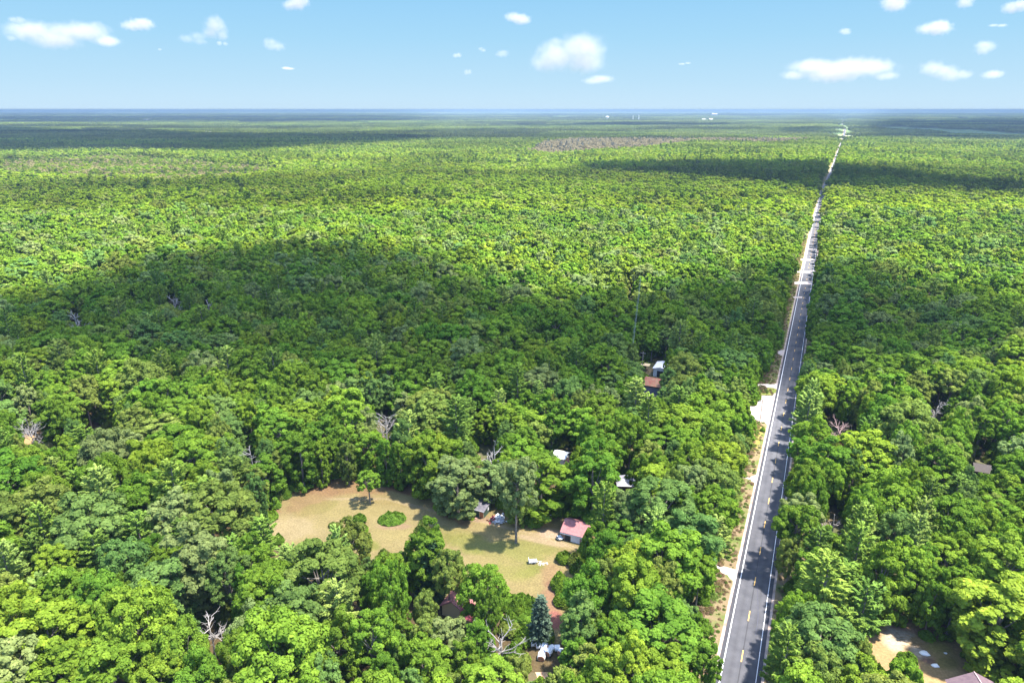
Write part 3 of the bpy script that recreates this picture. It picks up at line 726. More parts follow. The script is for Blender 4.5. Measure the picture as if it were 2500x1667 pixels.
# ------------------------------------------------------------------ the lawns, coloured by patches of soil, grass and sand
def px_dist(poly, X, Y):
    best = np.full(X.shape, 1e9)
    for (a, b) in zip(poly, poly[1:] + poly[:1]):
        dx, dy = b[0] - a[0], b[1] - a[1]; L2 = dx * dx + dy * dy + 1e-9
        t = np.clip(((X - a[0]) * dx + (Y - a[1]) * dy) / L2, 0, 1); best = np.minimum(best, np.hypot(X - a[0] - t * dx, Y - a[1] - t * dy))
    return best
LAWN_EDGE = [(590, 1290), (640, 1245), (720, 1180), (790, 1150), (935, 1160), (1060, 1190), (1120, 1215), (1260, 1240), (1460, 1250), (1470, 1300), (1430, 1340), (1430, 1400), (1395, 1420), (1390, 1530), (1350, 1580), (1320, 1575), (1220, 1490), (1100, 1470), (1030, 1430), (900, 1370), (740, 1340)]
def lawn(name, poly, patches, base, poly_in=None, step=.5, z=.010, mg_=2.0):
    P = [G(*p)[:2] for p in poly]; xs = [p[0] for p in P]; ys = [p[1] for p in P]
    gx = np.arange(min(xs) - mg_, max(xs) + mg_, step); gy = np.arange(min(ys) - mg_, max(ys) + mg_, step)
    X, Y = np.meshgrid(gx, gy); u, v, zc = proj(X, Y, 0); poly_in = poly_in or poly
    col = np.zeros(X.shape + (3,)) + np.array(base)
    n1 = fbm(X / 5, Y / 4, 3, 4); n2 = fbm(X / 1.6, Y / 1.3, 9, 3); n3 = fbm(X / 14, Y / 9, 19, 2)
    for (cx_, cy_, rx, ry, ang, c, a) in patches:
        ca, sa = math.cos(ang), math.sin(ang); du, dv = u - cx_, v - cy_
        d_ = np.hypot((du * ca + dv * sa) / rx, (-du * sa + dv * ca) / ry) + (n1 - .5) * 1.1 + (n2 - .5) * .5
        w = sstep(1.15, .55, d_) * a; col = col * (1 - w[..., None]) + np.array(c) * w[..., None]
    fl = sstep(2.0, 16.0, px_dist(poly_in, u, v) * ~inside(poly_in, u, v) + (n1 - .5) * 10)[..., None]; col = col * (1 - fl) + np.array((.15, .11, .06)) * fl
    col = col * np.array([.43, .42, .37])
    col *= (.78 + .28 * n1 + .30 * (n2 - .2) * .8 + .1 * n3)[..., None]
    zz = z + .05 * (n1 - .0)
    V = np.stack([X, Y, zz], 2).reshape(-1, 3); nr, nc = X.shape; i, j = np.mgrid[0:nr - 1, 0:nc - 1]
    q = (i * nc + j).ravel(); Fq = np.stack([q, q + 1, q + nc + 1, q + nc], 1)
    me = mesh_from(name, V, Fq, None if False else [LAWN_M], smooth=True)
    at = me.color_attributes.new('patch', 'FLOAT_COLOR', 'POINT')
    at.data.foreach_set('color', np.concatenate([np.clip(col, 0, 1), np.ones(col.shape[:2] + (1,))], 2).astype(np.float32).ravel())
    return tag(link(name, me), kind='structure')
LAWN_M = mat('lawn', (.3, .3, .1), .95, .1, None, (1.6, .7))
n_, l_ = LAWN_M.node_tree.nodes, LAWN_M.node_tree.links
va = n_.new('ShaderNodeVertexColor'); va.layer_name = 'patch'; nt = n_.new('ShaderNodeTexNoise'); nt.inputs['Scale'].default_value = 2.2; nt.inputs['Detail'].default_value = 8
tc = n_.new('ShaderNodeTexCoord'); l_.new(tc.outputs['Object'], nt.inputs['Vector'])
mr = n_.new('ShaderNodeMapRange'); mr.inputs[1].default_value = .3; mr.inputs[2].default_value = .7; mr.inputs[3].default_value = .78; mr.inputs[4].default_value = 1.2; l_.new(nt.outputs[0], mr.inputs[0])
hv = n_.new('ShaderNodeHueSaturation'); l_.new(va.outputs[0], hv.inputs['Color']); l_.new(mr.outputs[0], hv.inputs['Value']); l_.new(hv.outputs[0], n_['Principled BSDF'].inputs['Base Color'])
TAN, STRAW, GRASS, RED, SANDC, SOIL = (.335, .265, .125), (.36, .29, .125), (.23, .235, .06), (.30, .13, .085), (.46, .35, .23), (.22, .15, .07)
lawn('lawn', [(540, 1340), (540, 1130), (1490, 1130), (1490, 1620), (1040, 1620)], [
    (840, 1185, 120, 26, 0, RED, .45), (760, 1220, 60, 40, -.5, (.30, .17, .10), .5), (990, 1195, 60, 16, .3, RED, .6), (640, 1262, 40, 18, -.4, RED, .6), (880, 1160, 90, 7, 0, RED, .8), (1100, 1258, 60, 14, .5, RED, .7),
    (700, 1290, 90, 30, 0, (.42, .33, .19), .9), (860, 1250, 90, 24, 0, STRAW, .6), (960, 1300, 60, 26, 0, STRAW, .6), (780, 1240, 60, 14, -.3, (.29, .25, .09), .6),
    (905, 1330, 26, 16, 0, GRASS, .8), (1170, 1330, 90, 24, .25, GRASS, .75), (1260, 1345, 110, 30, .1, (.28, .27, .085), .8), (1200, 1370, 60, 26, 0, STRAW, .6), (1295, 1395, 46, 14, -.3, GRASS, .9), (1240, 1400, 80, 26, .1, (.30, .28, .09), .7),
    (1100, 1300, 70, 16, .2, (.25, .23, .07), .6), (1150, 1345, 30, 12, .2, GRASS, .6), (1080, 1410, 40, 18, 0, (.36, .27, .13), .7),
    (950, 1228, 110, 5, .14, (.34, .26, .11), .6), (1200, 1278, 160, 5.5, .235, SANDC, .85), (1330, 1320, 90, 8, .2, SANDC, .95), (1050, 1245, 110, 4, .25, SANDC, .5), (870, 1218, 70, 4, 0, SANDC, .6),
    (1345, 1302, 34, 14, .2, (.55, .40, .30), .95), (1180, 1268, 40, 9, .2, (.36, .24, .17), .8), (1260, 1280, 60, 14, .25, (.34, .26, .10), .7), (1310, 1275, 70, 16, .2, (.42, .29, .14), .6),
    (1345, 1400, 26, 40, .4, (.35, .23, .13), .8), (1345, 1470, 26, 50, 0, (.33, .19, .125), .95), (1355, 1515, 24, 28, 0, (.36, .14, .125), .95), (1395, 1380, 30, 12, 0, (.35, .24, .14), .9),
    (960, 1285, 46, 8, 0, (.36, .23, .16), .7)], TAN, LAWN_EDGE)
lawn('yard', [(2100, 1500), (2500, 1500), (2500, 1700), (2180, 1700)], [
    (2190, 1555, 44, 34, .5, (.56, .47, .39), 1.0), (2240, 1590, 36, 14, .5, (.56, .47, .39), 1.0), (2270, 1545, 110, 7, .16, (.50, .30, .22), .9), (2290, 1580, 44, 22, .3, (.38, .31, .10), .9),
    (2270, 1520, 90, 8, .1, (.28, .20, .10), .9), (2270, 1615, 24, 10, .5, (.24, .14, .12), .9), (2310, 1620, 26, 20, 0, (.30, .25, .09), .9), (2430, 1655, 60, 24, 0, (.32, .24, .05), 1)], (.44, .30, .16), z=.012)
lawn('lawn', [(40, 1010), (300, 1010), (300, 1110), (40, 1110)], [(225, 1035, 60, 5, 0, RED, .8), (120, 1085, 34, 14, 0, (.48, .44, .13), .9)], (.50, .33, .18), step=1.0, z=.008)
sheet('dirt_path', [(1300, 1612), (1338, 1612), (1352, 1700), (1322, 1700)], mat('red_soil', (.42, .24, .17), .95, .1, (.8, (.30, .22, .10), .4, .7), (4, .5)), .018)
sheet('dirt_path', [(1560, 955), (1612, 958), (1560, 1000), (1505, 1030), (1490, 1015), (1550, 985)], M_SAND, .018)
sheet('dirt_path', [(1370, 1150), (1440, 1145), (1400, 1180), (1380, 1200)], M_SAND, .018)
sheet('dirt_path', [(975, 1480), (1020, 1480), (1030, 1560), (985, 1560)], bpy.data.materials['red_soil'], .018)
sheet('dirt_path', [(2000, 1075), (2120, 1075), (2110, 1100), (2010, 1095)], bpy.data.materials['red_soil'], .018)

# ------------------------------------------------------------------ buildings
AX = math.radians(-24.2)                     # the buildings stand square to the road
M_ROOF_GREY = mat('roof_grey', (.085, .08, .095), .85, .2, (1.2, (.14, .13, .145), .4, .7))
M_ROOF_PINK = mat('roof_red_shingle', (.27, .11, .11), .9, .15, (1.5, (.33, .15, .145), .35, .7))
M_ROOF_RED = mat('roof_red', (.21, .075, .055), .85, .2, (.8, (.20, .13, .08), .4, .7))
M_ROOF_BROWN = mat('roof_brown', (.085, .058, .07), .9, .15, (1.5, (.115, .08, .09), .35, .7))
M_WHITEP = mat('white_paint', (.55, .55, .57), .7, .3, (1.5, (.42, .42, .42), .5, .8))
M_GREENW = mat('green_siding', (.045, .075, .055), .85, .2)
M_BLUEW = mat('blue_siding', (.12, .15, .22), .85, .2)
M_BROWNW = mat('brown_siding', (.20, .13, .10), .9, .2)
M_TANW = mat('tan_trim', (.50, .38, .22), .8, .2)
M_DOOR = mat('orange_door', (.34, .13, .06), .7, .3)
M_DARK = mat('flat_black', (.02, .02, .022), .8, .3)
M_GLASS = mat('window_glass', (.05, .06, .07), .15, .6)
M_METAL = mat('galvanised_metal', (.45, .46, .48), .5, .5, metal=.3)
M_POLE = mat('weathered_pole', (.24, .20, .17), .95, .1)
def foot(px, py): x, y, _ = G(px, py); return (x, y, 0)
def siding(w, d, h, th=.12, gap=0):
    m = MB(); m.box(0, 0, -.2, w, th, h); m.box(0, d - th, -.2, w, d, h); m.box(0, th, -.2, th, d - th, h); m.box(w - th, th, -.2, w, d - th, h); return m
def slab(poly4, t):
    """sloping roof slab from four corners, thickness t"""
    a = [Vector(p) for p in poly4]; n = (a[1] - a[0]).cross(a[3] - a[0]).normalized(); n = n if n.z > 0 else -n
    m = [tuple(p) for p in a] + [tuple(p + n * t) for p in a]
    return m, [(0, 3, 2, 1), (4, 5, 6, 7), (0, 1, 5, 4), (1, 2, 6, 5), (2, 3, 7, 6), (3, 0, 4, 7)]
def gable(m, w, d, h, rise, o=.35, t=.12, along='x'):
    """gable roof over a w x d box; the ridge runs along x or y"""
    s_ = rise / (d / 2 if along == 'x' else w / 2)
    if along == 'x':
        m.add(*slab([(-o, -o, h - o * s_), (w + o, -o, h - o * s_), (w + o, d / 2, h + rise), (-o, d / 2, h + rise)], t))
        m.add(*slab([(-o, d + o, h - o * s_), (w + o, d + o, h - o * s_), (w + o, d / 2 + .003, h + rise), (-o, d / 2 + .003, h + rise)], t))
    else:
        m.add(*slab([(-o, -o, h - o * s_), (w / 2, -o, h + rise), (w / 2, d + o, h + rise), (-o, d + o, h - o * s_)], t))
        m.add(*slab([(w + o, -o, h - o * s_), (w / 2 + .003, -o, h + rise), (w / 2 + .003, d + o, h + rise), (w + o, d + o, h - o * s_)], t))
    return m
def gable_ends(m, w, d, h, rise, along='x', th=.12):
    if along == 'x':
        for x in (0, w - th): m.add([(x, 0, h), (x, d, h), (x, d / 2, h + rise - .02), (x + th, 0, h), (x + th, d, h), (x + th, d / 2, h + rise - .02)], [(0, 2, 1), (3, 4, 5), (0, 1, 4, 3), (1, 2, 5, 4), (2, 0, 3, 5)])
    else:
        for y in (0, d - th): m.add([(0, y, h), (w, y, h), (w / 2, y, h + rise - .02), (0, y + th, h), (w, y + th, h), (w / 2, y + th, h + rise - .02)], [(0, 1, 2), (3, 5, 4), (0, 3, 4, 1), (1, 4, 5, 2), (2, 5, 3, 0)])
    return m
def house(name, label, cat, px, py, w, d, h, rise, wm, rm, along='x', rz=AX, fascia=None, doors=(), windows=(), o=.35):
    t = tag(empty(name, foot(px, py), rz), label, cat)
    gable_ends(siding(w, d, h), w, d, h, rise, along).build('wall', wm, t)
    rf = gable(MB(), w, d, h, rise, o, along=along).build('roof', rm, t)
    if fascia: MB().box(-o, -o - .06, h - .32 - o * rise / (d / 2), w + o, -o - .004, h - .02 - o * rise / (d / 2)).build('fascia', fascia, rf)
    for (x, z, ww, hh, m_) in doors: MB().box(x, -.06, z, x + ww, -.004, z + hh).build('door', m_, t)
    for (x, z, ww, hh) in windows:
        wn_ = MB().box(x - .08, -.05, z - .08, x + ww + .08, -.004, z + hh + .08).build('window', M_WHITEP, t); MB().box(x, -.07, z, x + ww, -.052, z + hh).build('pane', M_GLASS, wn_)
    return t
# the green shed with its single sloping roof
sh = tag(empty('garden_shed', foot(1157, 1259), AX), 'dark green shed with a sloping grey roof and orange door at the lawn edge', 'shed')
m = MB(); w, d = 2.9, 4.4
m.box(0, 0, -.1, w, .1, 2.25); m.box(0, d - .1, -.1, w, d, 2.95)
for x in (0, w - .1): m.add([(x, .1, -.1), (x, d - .1, -.1), (x, d - .1, 2.95), (x, .1, 2.25), (x + .1, .1, -.1), (x + .1, d - .1, -.1), (x + .1, d - .1, 2.95), (x + .1, .1, 2.25)], [(0, 1, 2, 3), (7, 6, 5, 4), (0, 4, 5, 1), (1, 5, 6, 2), (2, 6, 7, 3), (3, 7, 4, 0)])
m.build('wall', M_GREENW, sh)
rf = MB().add(*slab([(-.35, -.45, 2.20), (w + .35, -.45, 2.20), (w + .35, d + .3, 3.02), (-.35, d + .3, 3.02)], .1)).build('roof', M_ROOF_GREY, sh)
MB().box(-.36, -.52, 2.12, w + .36, -.455, 2.30).build('fascia', M_WHITEP, rf)
dr = MB().box(1.75, -.06, 0, 2.75, -.004, 2.0).build('door', M_DOOR, sh)
MB().box(1.62, -.09, 0, 1.76, -.008, 2.1).box(2.74, -.09, 0, 2.88, -.008, 2.1).box(1.76, -.09, 2.0, 2.74, -.008, 2.1).build('door_frame', M_TANW, dr)
MB().box(w + .004, 2.2, 1.0, w + .06, 3.0, 1.8).build('window', M_WHITEP, sh)
MB().box(-.3, -1.3, 0, 1.4, -.3, .18).build('step', mat('old_boards', (.30, .17, .14), .9, .1), sh)
# red-roofed garage
t = house('garage', 'white garage with a faded red shingle roof at the right end of the lawn', 'garage', 1371, 1316, 6.6, 6.2, 2.4, 1.6, M_BROWNW, M_ROOF_PINK, fascia=M_WHITEP,
          doors=[(2.4, 0, 2.3, 2.1, M_WHITEP)], windows=[(5.1, .9, 1.0, .9)])
MB().box(.9, -.05, 0, 2.2, -.004, 2.2).build('open_doorway', M_DARK, t)
# white cabin with the little red porch roof
t = house('cabin', 'white cabin with a white roof and a little red porch roof among the trees', 'cabin', 1350, 1136, 3.6, 4.2, 3.0, .9, M_WHITEP, M_WHITEP, windows=[(1.0, 1.1, .8, .8)], along='x')
pr = MB().add(*slab([(3.9, -1.4, 2.0), (6.1, -1.4, 2.0), (6.1, 1.4, 2.9), (3.9, 1.4, 2.9)], .1)).build('porch_roof', M_ROOF_RED, t)
MB().box(5.9, -1.2, 0, 6.02, -1.08, 2.0).box(4.0, -1.2, 0, 4.12, -1.08, 2.0).build('porch_post', M_WHITEP, pr)
MB().box(4.0, 1.2, -.1, 6.0, 1.3, 2.6).build('porch_wall', M_BROWNW, t)
# grey-roofed cabin
w, d, h = 5.0, 5.0, 2.6
t = tag(empty('cabin', foot(1508, 1204), AX + .35), 'small cabin with a pale grey pyramid roof hidden among tree crowns', 'cabin')
siding(w, d, h).build('wall', M_BROWNW, t)
MB().add([(-.4, -.4, h - .1), (w + .4, -.4, h - .1), (w + .4, d + .4, h - .1), (-.4, d + .4, h - .1), (w / 2, d / 2, h + 1.9)], [(3, 2, 1, 0), (0, 1, 4), (1, 2, 4), (2, 3, 4), (3, 0, 4)]).build('roof', mat('pale_metal_roof', (.27, .265, .30), .6, .3), t)
MB().box(1.0, -.05, .9, 1.9, -.004, 1.7).build('window', M_GLASS, t)
# house by the road with a blue wall
t = house('house', 'blue-grey walled house with a weathered red roof deep in the trees', 'house', 1571, 958, 8.5, 8.0, 3.3, 1.6, M_BLUEW, M_ROOF_RED, fascia=M_DARK, windows=[(5.6, 1.2, 1.2, 1.0)], o=.5)  # black fascia: the shadow under the eaves put into its colour
t = house('barn', 'barn with a bright white metal roof behind the blue-grey house', 'barn', 1594, 918, 5.4, 8.0, 3.4, .6, M_WHITEP, mat('white_metal_roof', (.5, .49, .51), .5, .4), o=.3, doors=[(1.5, 0, 2.4, 2.6, M_DARK)], along='y')
t = tag(empty('carport', foot(1562, 905), AX), 'low pale flat-roofed carport beside the white-roofed barn', 'carport')
MB().box(0, 0, 2.4, 3.6, 3, 2.52).build('roof', M_TANW, t)
for x in (.1, 3.4):
    for y in (.1, 2.8): MB().box(x, y, -.1, x + .1, y + .1, 2.4).build('post', M_POLE, t)
# pink-roofed house almost hidden by crowns
t = tag(empty('house', foot(1080, 1500), AX), 'pink-roofed house almost hidden under crowns below the lawn', 'house')
gable_ends(siding(5, 7, 2.6), 5, 7, 2.6, 1.6, 'y').build('wall', M_TANW, t); gable(MB(), 5, 7, 2.6, 1.6, .4, along='y').build('roof', M_ROOF_PINK, t)
wing = MB(); gable_ends(siding(4.6, 4.2, 2.4), 4.6, 4.2, 2.4, 1.3, 'x'); wv = gable_ends(siding(4.6, 4.2, 2.4), 4.6, 4.2, 2.4, 1.3, 'x')
wv.v = [(x + 5.0 + .004, y - 1.2, z) for x, y, z in wv.v]; wg = wv.build('wing', M_TANW, t)
wr_ = gable(MB(), 4.6, 4.2, 2.4, 1.3, .4); wr_.v = [(x + 5.0 + .004, y - 1.2, z) for x, y, z in wr_.v]; wr_.build('wing_roof', mat('rosy_shingle', (.34, .085, .105), .9, .15), wg)
MB().box(-.08, 2, .9, -.004, 3, 1.8).build('window', M_GLASS, t)
# corner house, hip roof running towards the camera
ax_, ay_, az_ = G(2375, 1634, 4.9); lx_, ly_, lz_ = G(2323, 1642, 2.9)
hw_ = 4.6; t = tag(empty('house', (ax_, ay_ + .4, 0), math.radians(-8)), 'house with a purple-brown hip roof cut by the bottom border', 'house')
si = siding(2 * hw_ - .8, 10.5, 2.8); si.v = [(x - hw_ + .4, y - 13.1, z) for x, y, z in si.v]; si.build('wall', M_TANW, t)
MB().add([(-hw_, -13.6, 2.8), (hw_, -13.6, 2.8), (hw_, -1.2, 2.8), (-hw_, -1.2, 2.8), (0, -3.0 + 2.2, 4.9), (0, -11.5, 4.9)][:4] + [(0, -.9, 4.95), (0, -10.5, 4.95)], [(3, 2, 1, 0), (3, 0, 5, 4), (1, 2, 4, 5), (0, 1, 5), (2, 3, 4)]).build('roof', M_ROOF_BROWN, t)
MB().tube([(0, -.95, 5.0), (0, -10.5, 5.0)], [.09, .09], 6).build('ridge_cap', mat('ridge_cap', (.36, .26, .26), .9, .1), t)
MB().box(-hw_ + .34, -8, .9, -hw_ + .396, -6.6, 2.0).build('window', M_GLASS, t)
house('cabin', 'dark cabin with a low grey-brown roof in a gap near the right border', 'cabin', 2376, 1166, 6.0, 5.0, 2.4, 1.2, M_DARK, mat('dusty_roof', (.06, .052, .05), .9, .1), windows=[(1.2, 1.0, .9, .7)])

# ------------------------------------------------------------------ smaller things in the yards
def cyl(m, p0, p1, r, k=14): return m.tube([p0, p1], [r, r], k)
M_WRAP = mat('white_wrap', (.80, .80, .82), .45, .4); M_HAY = mat('hay_end', (.33, .15, .10), .95, .1, (6, (.44, .25, .15), .4, .7))
def bale(px, py, rz, r, L, label, dusty=False):
    t = tag(empty('round_bale', foot(px, py), rz), label, 'bale', 'wrapped round bales')
    n = 18; pts = [(-L / 2, 0, r), (-L / 2 + .08, 0, r), (0, 0, r), (L / 2 - .08, 0, r), (L / 2, 0, r)]
    MB().tube(pts, [r * .9, r, r * 1.02, r, r * .9], n).build('wrap', M_WRAP, t, smooth=False)
    MB().tube([(-L / 2 - .06, 0, r), (-L / 2 - .003, 0, r)], [r * .72, r * .87], n).build('end', M_HAY, t)
    MB().tube([(L / 2 + .003, 0, r), (L / 2 + .06, 0, r)], [r * .87, r * .72], n).build('end', M_HAY, t)
bale(1322, 1608, math.radians(80), .75, 1.5, 'white-wrapped round bale nearest the camera, its rusty end towards it')
bale(1339, 1598, math.radians(60), .7, 1.3, 'round bale with a rusty end just right of the nearest bale')
bale(1327, 1592, math.radians(75), .62, 1.2, 'small round bale with a red-brown end behind the nearest bale')
for k, (px, py, rz, lb) in enumerate([(1302, 1575, .2, 'leftmost bale of the white wrapped row'), (1315, 1581, .1, 'second bale from the left in the white wrapped row'), (1330, 1586, -.3, 'brightest bale in the middle of the white wrapped row'),
                                      (1345, 1587, .4, 'fourth bale from the left in the white wrapped row'), (1360, 1587, .1, 'fifth bale from the left in the white wrapped row'), (1370, 1597, .8, 'rightmost and lowest bale of the white wrapped row')]):
    bale(px, py, rz, .62 if k != 2 else .8, 1.1, lb)
# scrap heap by the shed
t = tag(empty('scrap_heap', foot(1212, 1270), 0), 'heap of white sheets and dark red scrap beside the green shed', 'scrap heap')
gs = random.Random(4)
def sheets(n, cx_, sx, sy, hz_, sz, name, m_):
    mb = MB()
    for _ in range(n):
        x, y = gs.gauss(cx_, sx), gs.gauss(0, sy); z = max(.15, hz_ * math.exp(-((x - cx_) / sx / 1.6) ** 2 - (y / sy / 1.6) ** 2) * gs.uniform(.4, 1.1))
        a = Vector((gs.gauss(0, 1), gs.gauss(0, 1), gs.gauss(0, .5))).normalized() * sz * gs.uniform(.5, 1.2); b = a.orthogonal().normalized(); b.rotate(Matrix.Rotation(gs.uniform(0, 6.28), 3, a)); b *= sz * gs.uniform(.25, .6)
        c = Vector((x, y, z)); n_ = a.cross(b).normalized() * .03
        mb.add([c - a - b, c + a - b, c + a + b, c - a + b, c - a - b + n_, c + a - b + n_, c + a + b + n_, c - a + b + n_], [(0, 3, 2, 1), (4, 5, 6, 7), (0, 1, 5, 4), (1, 2, 6, 5), (2, 3, 7, 6), (3, 0, 4, 7)])
    return mb.build(name, m_, t)
sheets(70, .7, 1.0, .9, 1.5, .55, 'white_scrap', M_WHITEP); sheets(26, -.9, .6, .7, 1.4, .45, 'red_scrap', mat('red_scrap', (.20, .03, .045), .6, .4)); sheets(16, .2, 1.2, .8, 1.0, .45, 'grey_scrap', M_METAL)
# trailer on the lawn
t = tag(empty('trailer', foot(1292, 1378), math.radians(7)), 'small white flat trailer with an upright end board standing on the lawn', 'trailer'); t.scale = (.85, .85, .85)
MB().box(0, 0, .45, 2.3, 1.3, .6).box(0, 0, .6, 2.3, .06, .85).box(0, 1.24, .6, 2.3, 1.3, .85).build('bed', M_WHITEP, t); MB().box(-.08, 0, .45, -.003, 1.3, 1.55).build('end_board', M_WHITEP, t)
for y in (-.12, 1.3): MB().tube([(1.2, y, .3), (1.2, y + .12, .3)], [.3, .3], 14).build('wheel', M_DARK, t)
MB().tube([(2.3, .65, .5), (3.7, .65, .35)], [.05, .05], 6).build('drawbar', M_METAL, t)
MB().add([(.3, .2, .605), (2.1, .2, .605), (2.1, 1.1, .605), (.3, 1.1, .605), (.9, .5, .8), (1.6, .7, .78)], [(0, 1, 5, 4), (1, 2, 5), (2, 3, 4, 5), (3, 0, 4), (3, 2, 1, 0)]).build('load', M_SAND, t)
h_ = MB()
for k in range(26):
    x, y = gs.gauss(0, .8), gs.gauss(0, .35); r = gs.uniform(.1, .28); h_.tube([(x, y, 0), (x + .02, y, r * .8), (x, y, r * 1.3)], [r, r * .9, r * .35], 6)
tag(h_.build('stone_heap', mat('pale_stone', (.52, .44, .38), .95, .1), None, foot(1322, 1375)), 'low heap of pale stones beside the white trailer', 'stone heap')
def tank(name, label, px, py, rz, r, L, m_):
    t = tag(empty(name, foot(px, py), rz), label, 'tank')
    MB().tube([(-L / 2, 0, r + .2), (-L / 2 + r * .5, 0, r + .2), (L / 2 - r * .5, 0, r + .2), (L / 2, 0, r + .2)], [r * .45, r, r, r * .45], 14).build('body', m_, t, smooth=True)
    for x in (-L / 4, L / 4): MB().box(x - .08, -r * .7, -.05, x + .08, r * .7, .45).build('foot', M_DARK, t)
tank('gas_tank', 'white upright-ended tank left of the green shed, the left of two', 1139, 1256, 1.3, .42, 1.2, M_WHITEP)
tank('gas_tank', 'white tank between the green shed and the other white tank', 1148, 1256, .3, .42, 1.3, M_WHITEP)
t = tag(empty('tub', foot(1366, 1316), .4), 'tilted pale tub with a dark underside by the garage corner', 'tub')
MB().tube([(0, 0, 0), (0, 0, .12), (.05, 0, .55)], [.35, .7, .95], 16).build('shell', M_DARK, t); MB().tube([(.05, 0, .553), (.05, 0, .60)], [.97, .94], 16).build('lid', M_WHITEP, t)
t = tag(empty('barrel', foot(637, 1268), 0), 'blue barrel under the trees at the left tip of the lawn', 'barrel')
MB().tube([(0, 0, 0), (0, 0, .5), (0, 0, 1.0)], [.42, .48, .42], 14).build('body', mat('blue_plastic', (.02, .10, .20), .5, .4), t); MB().tube([(0, 0, 1.003), (0, 0, 1.05)], [.40, .40], 14).build('lid', M_DARK, t)
tag(MB().box(-1.1, -.12, .05, 1.1, .12, .2).box(-1.0, -.1, -.02, -.8, .1, .046).box(.8, -.1, -.02, 1.0, .1, .046).build('plank', M_WHITEP, None, foot(1343, 1257), -.25), 'pale plank lying on the grass behind the garage', 'plank')
def rock(px, py, r, label):
    mb = MB(); g_ = random.Random(int(px)); ring = [(-.1, .8), (.25, 1), (.5, .8), (.68, .35)]
    k = 9; vs = []; J = [g_.uniform(.8, 1.2) for _ in range(k)]
    for z, s_ in ring: vs += [(r * s_ * J[i] * math.cos(i * 6.283 / k) * 1.3, r * s_ * J[i] * math.sin(i * 6.283 / k), z * r) for i in range(k)]
    fs = [(a * k + i, a * k + (i + 1) % k, (a + 1) * k + (i + 1) % k, (a + 1) * k + i) for a in range(3) for i in range(k)] + [tuple(3 * k + i for i in range(k))]
    tag(mb.add(vs, fs).build('rock', mat('white_stone', (.70, .68, .66), .9, .1), None, foot(px, py)), label, 'rock')
rock(2257, 1596, .75, 'flat white rock on the sandy yard'); rock(2283, 1625, .55, 'white rock lowest in the sandy yard'); rock(2308, 1594, .25, 'small white rock right of the flat white rock'); rock(1432, 1237, .5, 'white rock under the trees behind the garage')
# branches and weeds on the sandy yard
mb = MB()
for k in range(46):
    x, y = gs.gauss(0, 1.9), gs.gauss(0, .9); a = gs.uniform(-.5, .9); L = gs.uniform(.4, 1.3); mb.tube([(x, y, .03), (x + L * .5 * math.cos(a), y + L * .5 * math.sin(a), .1), (x + L * math.cos(a), y + L * math.sin(a), .04)], [.05, .04, .02], 4)
tag(mb.build('brush_pile', mat('cut_brush', (.17, .12, .06), .95, .1), None, foot(2222, 1566), -.5), 'scattered cut brush lying on the sandy yard', 'brush pile')

# ------------------------------------------------------------------ dead trees
def dead(px, py, h, spread, label, seed, lean=0.0, top=.75, z0=.3, thick=.24, n=14, mat_=M_DEADWOOD):
    x, y, _ = G(px, py, h * top); g_ = random.Random(seed); mb = MB()
    t = tag(empty('dead_tree', (x, y, 0)), label, 'dead tree')
    tip = Vector((lean * h, g_.uniform(-.6, .6), h * .8)); P = [Vector((0, 0, -.2)), tip * .33, tip * .66 + Vector((.2, .1, 0)), tip]
    mb.tube(P, [thick * 1.3, thick, thick * .7, thick * .3], 7); mb.build('trunk', mat_, t); br = MB()
    def grow(p, d, L, r, dep):
        q = p + d * L * .5 + Vector((g_.gauss(0, .1), g_.gauss(0, .1), g_.gauss(0, .08))) * L; e = q + (d + Vector((0, 0, .25))).normalized() * L * .5
        br.tube([p, q, e], [r, r * .75, r * .45], 5)
        if dep:
            for _ in range(3 if dep > 1 else 2):
                s_ = g_.uniform(.35, 1); b = p.lerp(q, s_ * 2) if s_ < .5 else q.lerp(e, s_ * 2 - 1)
                dd = (d + Vector((g_.gauss(0, .6), g_.gauss(0, .6), g_.gauss(.1, .4)))).normalized(); grow(b, dd, L * g_.uniform(.4, .65), r * .55, dep - 1)
    for k in range(n):
        s_ = g_.uniform(z0, 1); i = min(2, int(s_ * 3)); b = P[i].lerp(P[i + 1], s_ * 3 - i)
        a = k * 2.4 + g_.uniform(-.4, .4); up = g_.uniform(.35, 1.1)
        grow(b, Vector((math.cos(a), math.sin(a), up)).normalized(), spread * g_.uniform(.7, 1.15) * (1.15 - .45 * s_), thick * .42, 2)
    br.build('branches', mat_, t); return t
dead(75, 1052, 15, 4.6, 'bare grey dead tree with fanned branches near the left border', 1, z0=.5, n=18)
dead(940, 1024, 18, 4.2, 'pale dead tree with upright branches behind the lawn, left of centre', 2, z0=.45, n=18)
dead(512, 1530, 16, 3.4, 'bleached dead snag at the lower left, the whitest of the dead trees', 3, z0=.4, n=13, thick=.22, mat_=mat('bleached_wood', (.27, .245, .225), .9, .1))
dead(548, 1560, 13, 4.2, 'low crooked dead tree just right of the bleached snag', 13, z0=.55, n=5, thick=.18, mat_=bpy.data.materials['bleached_wood'])
dead(424, 738, 22, 4.6, 'far dead tree fanning above the shaded canopy, left of a smaller one', 4, z0=.5, n=14, thick=.3)
dead(507, 742, 21, 3.2, 'smaller far dead tree right of the fanned one in the shaded canopy', 5, z0=.5, n=10, thick=.3)
dead(182, 776, 21, 4.0, 'greyish half-bare dead tree in the shaded canopy at the left', 6, z0=.5, n=12, thick=.28)
dead(1206, 1095, 19, 4.2, 'tall bare dead tree with a pale trunk behind the green shed', 7, z0=.55, n=7, thick=.28, mat_=bpy.data.materials['bleached_wood'])
dead(2285, 1000, 17, 4.0, 'dead tree with crossed grey branches at the upper right', 8, z0=.5, n=9)
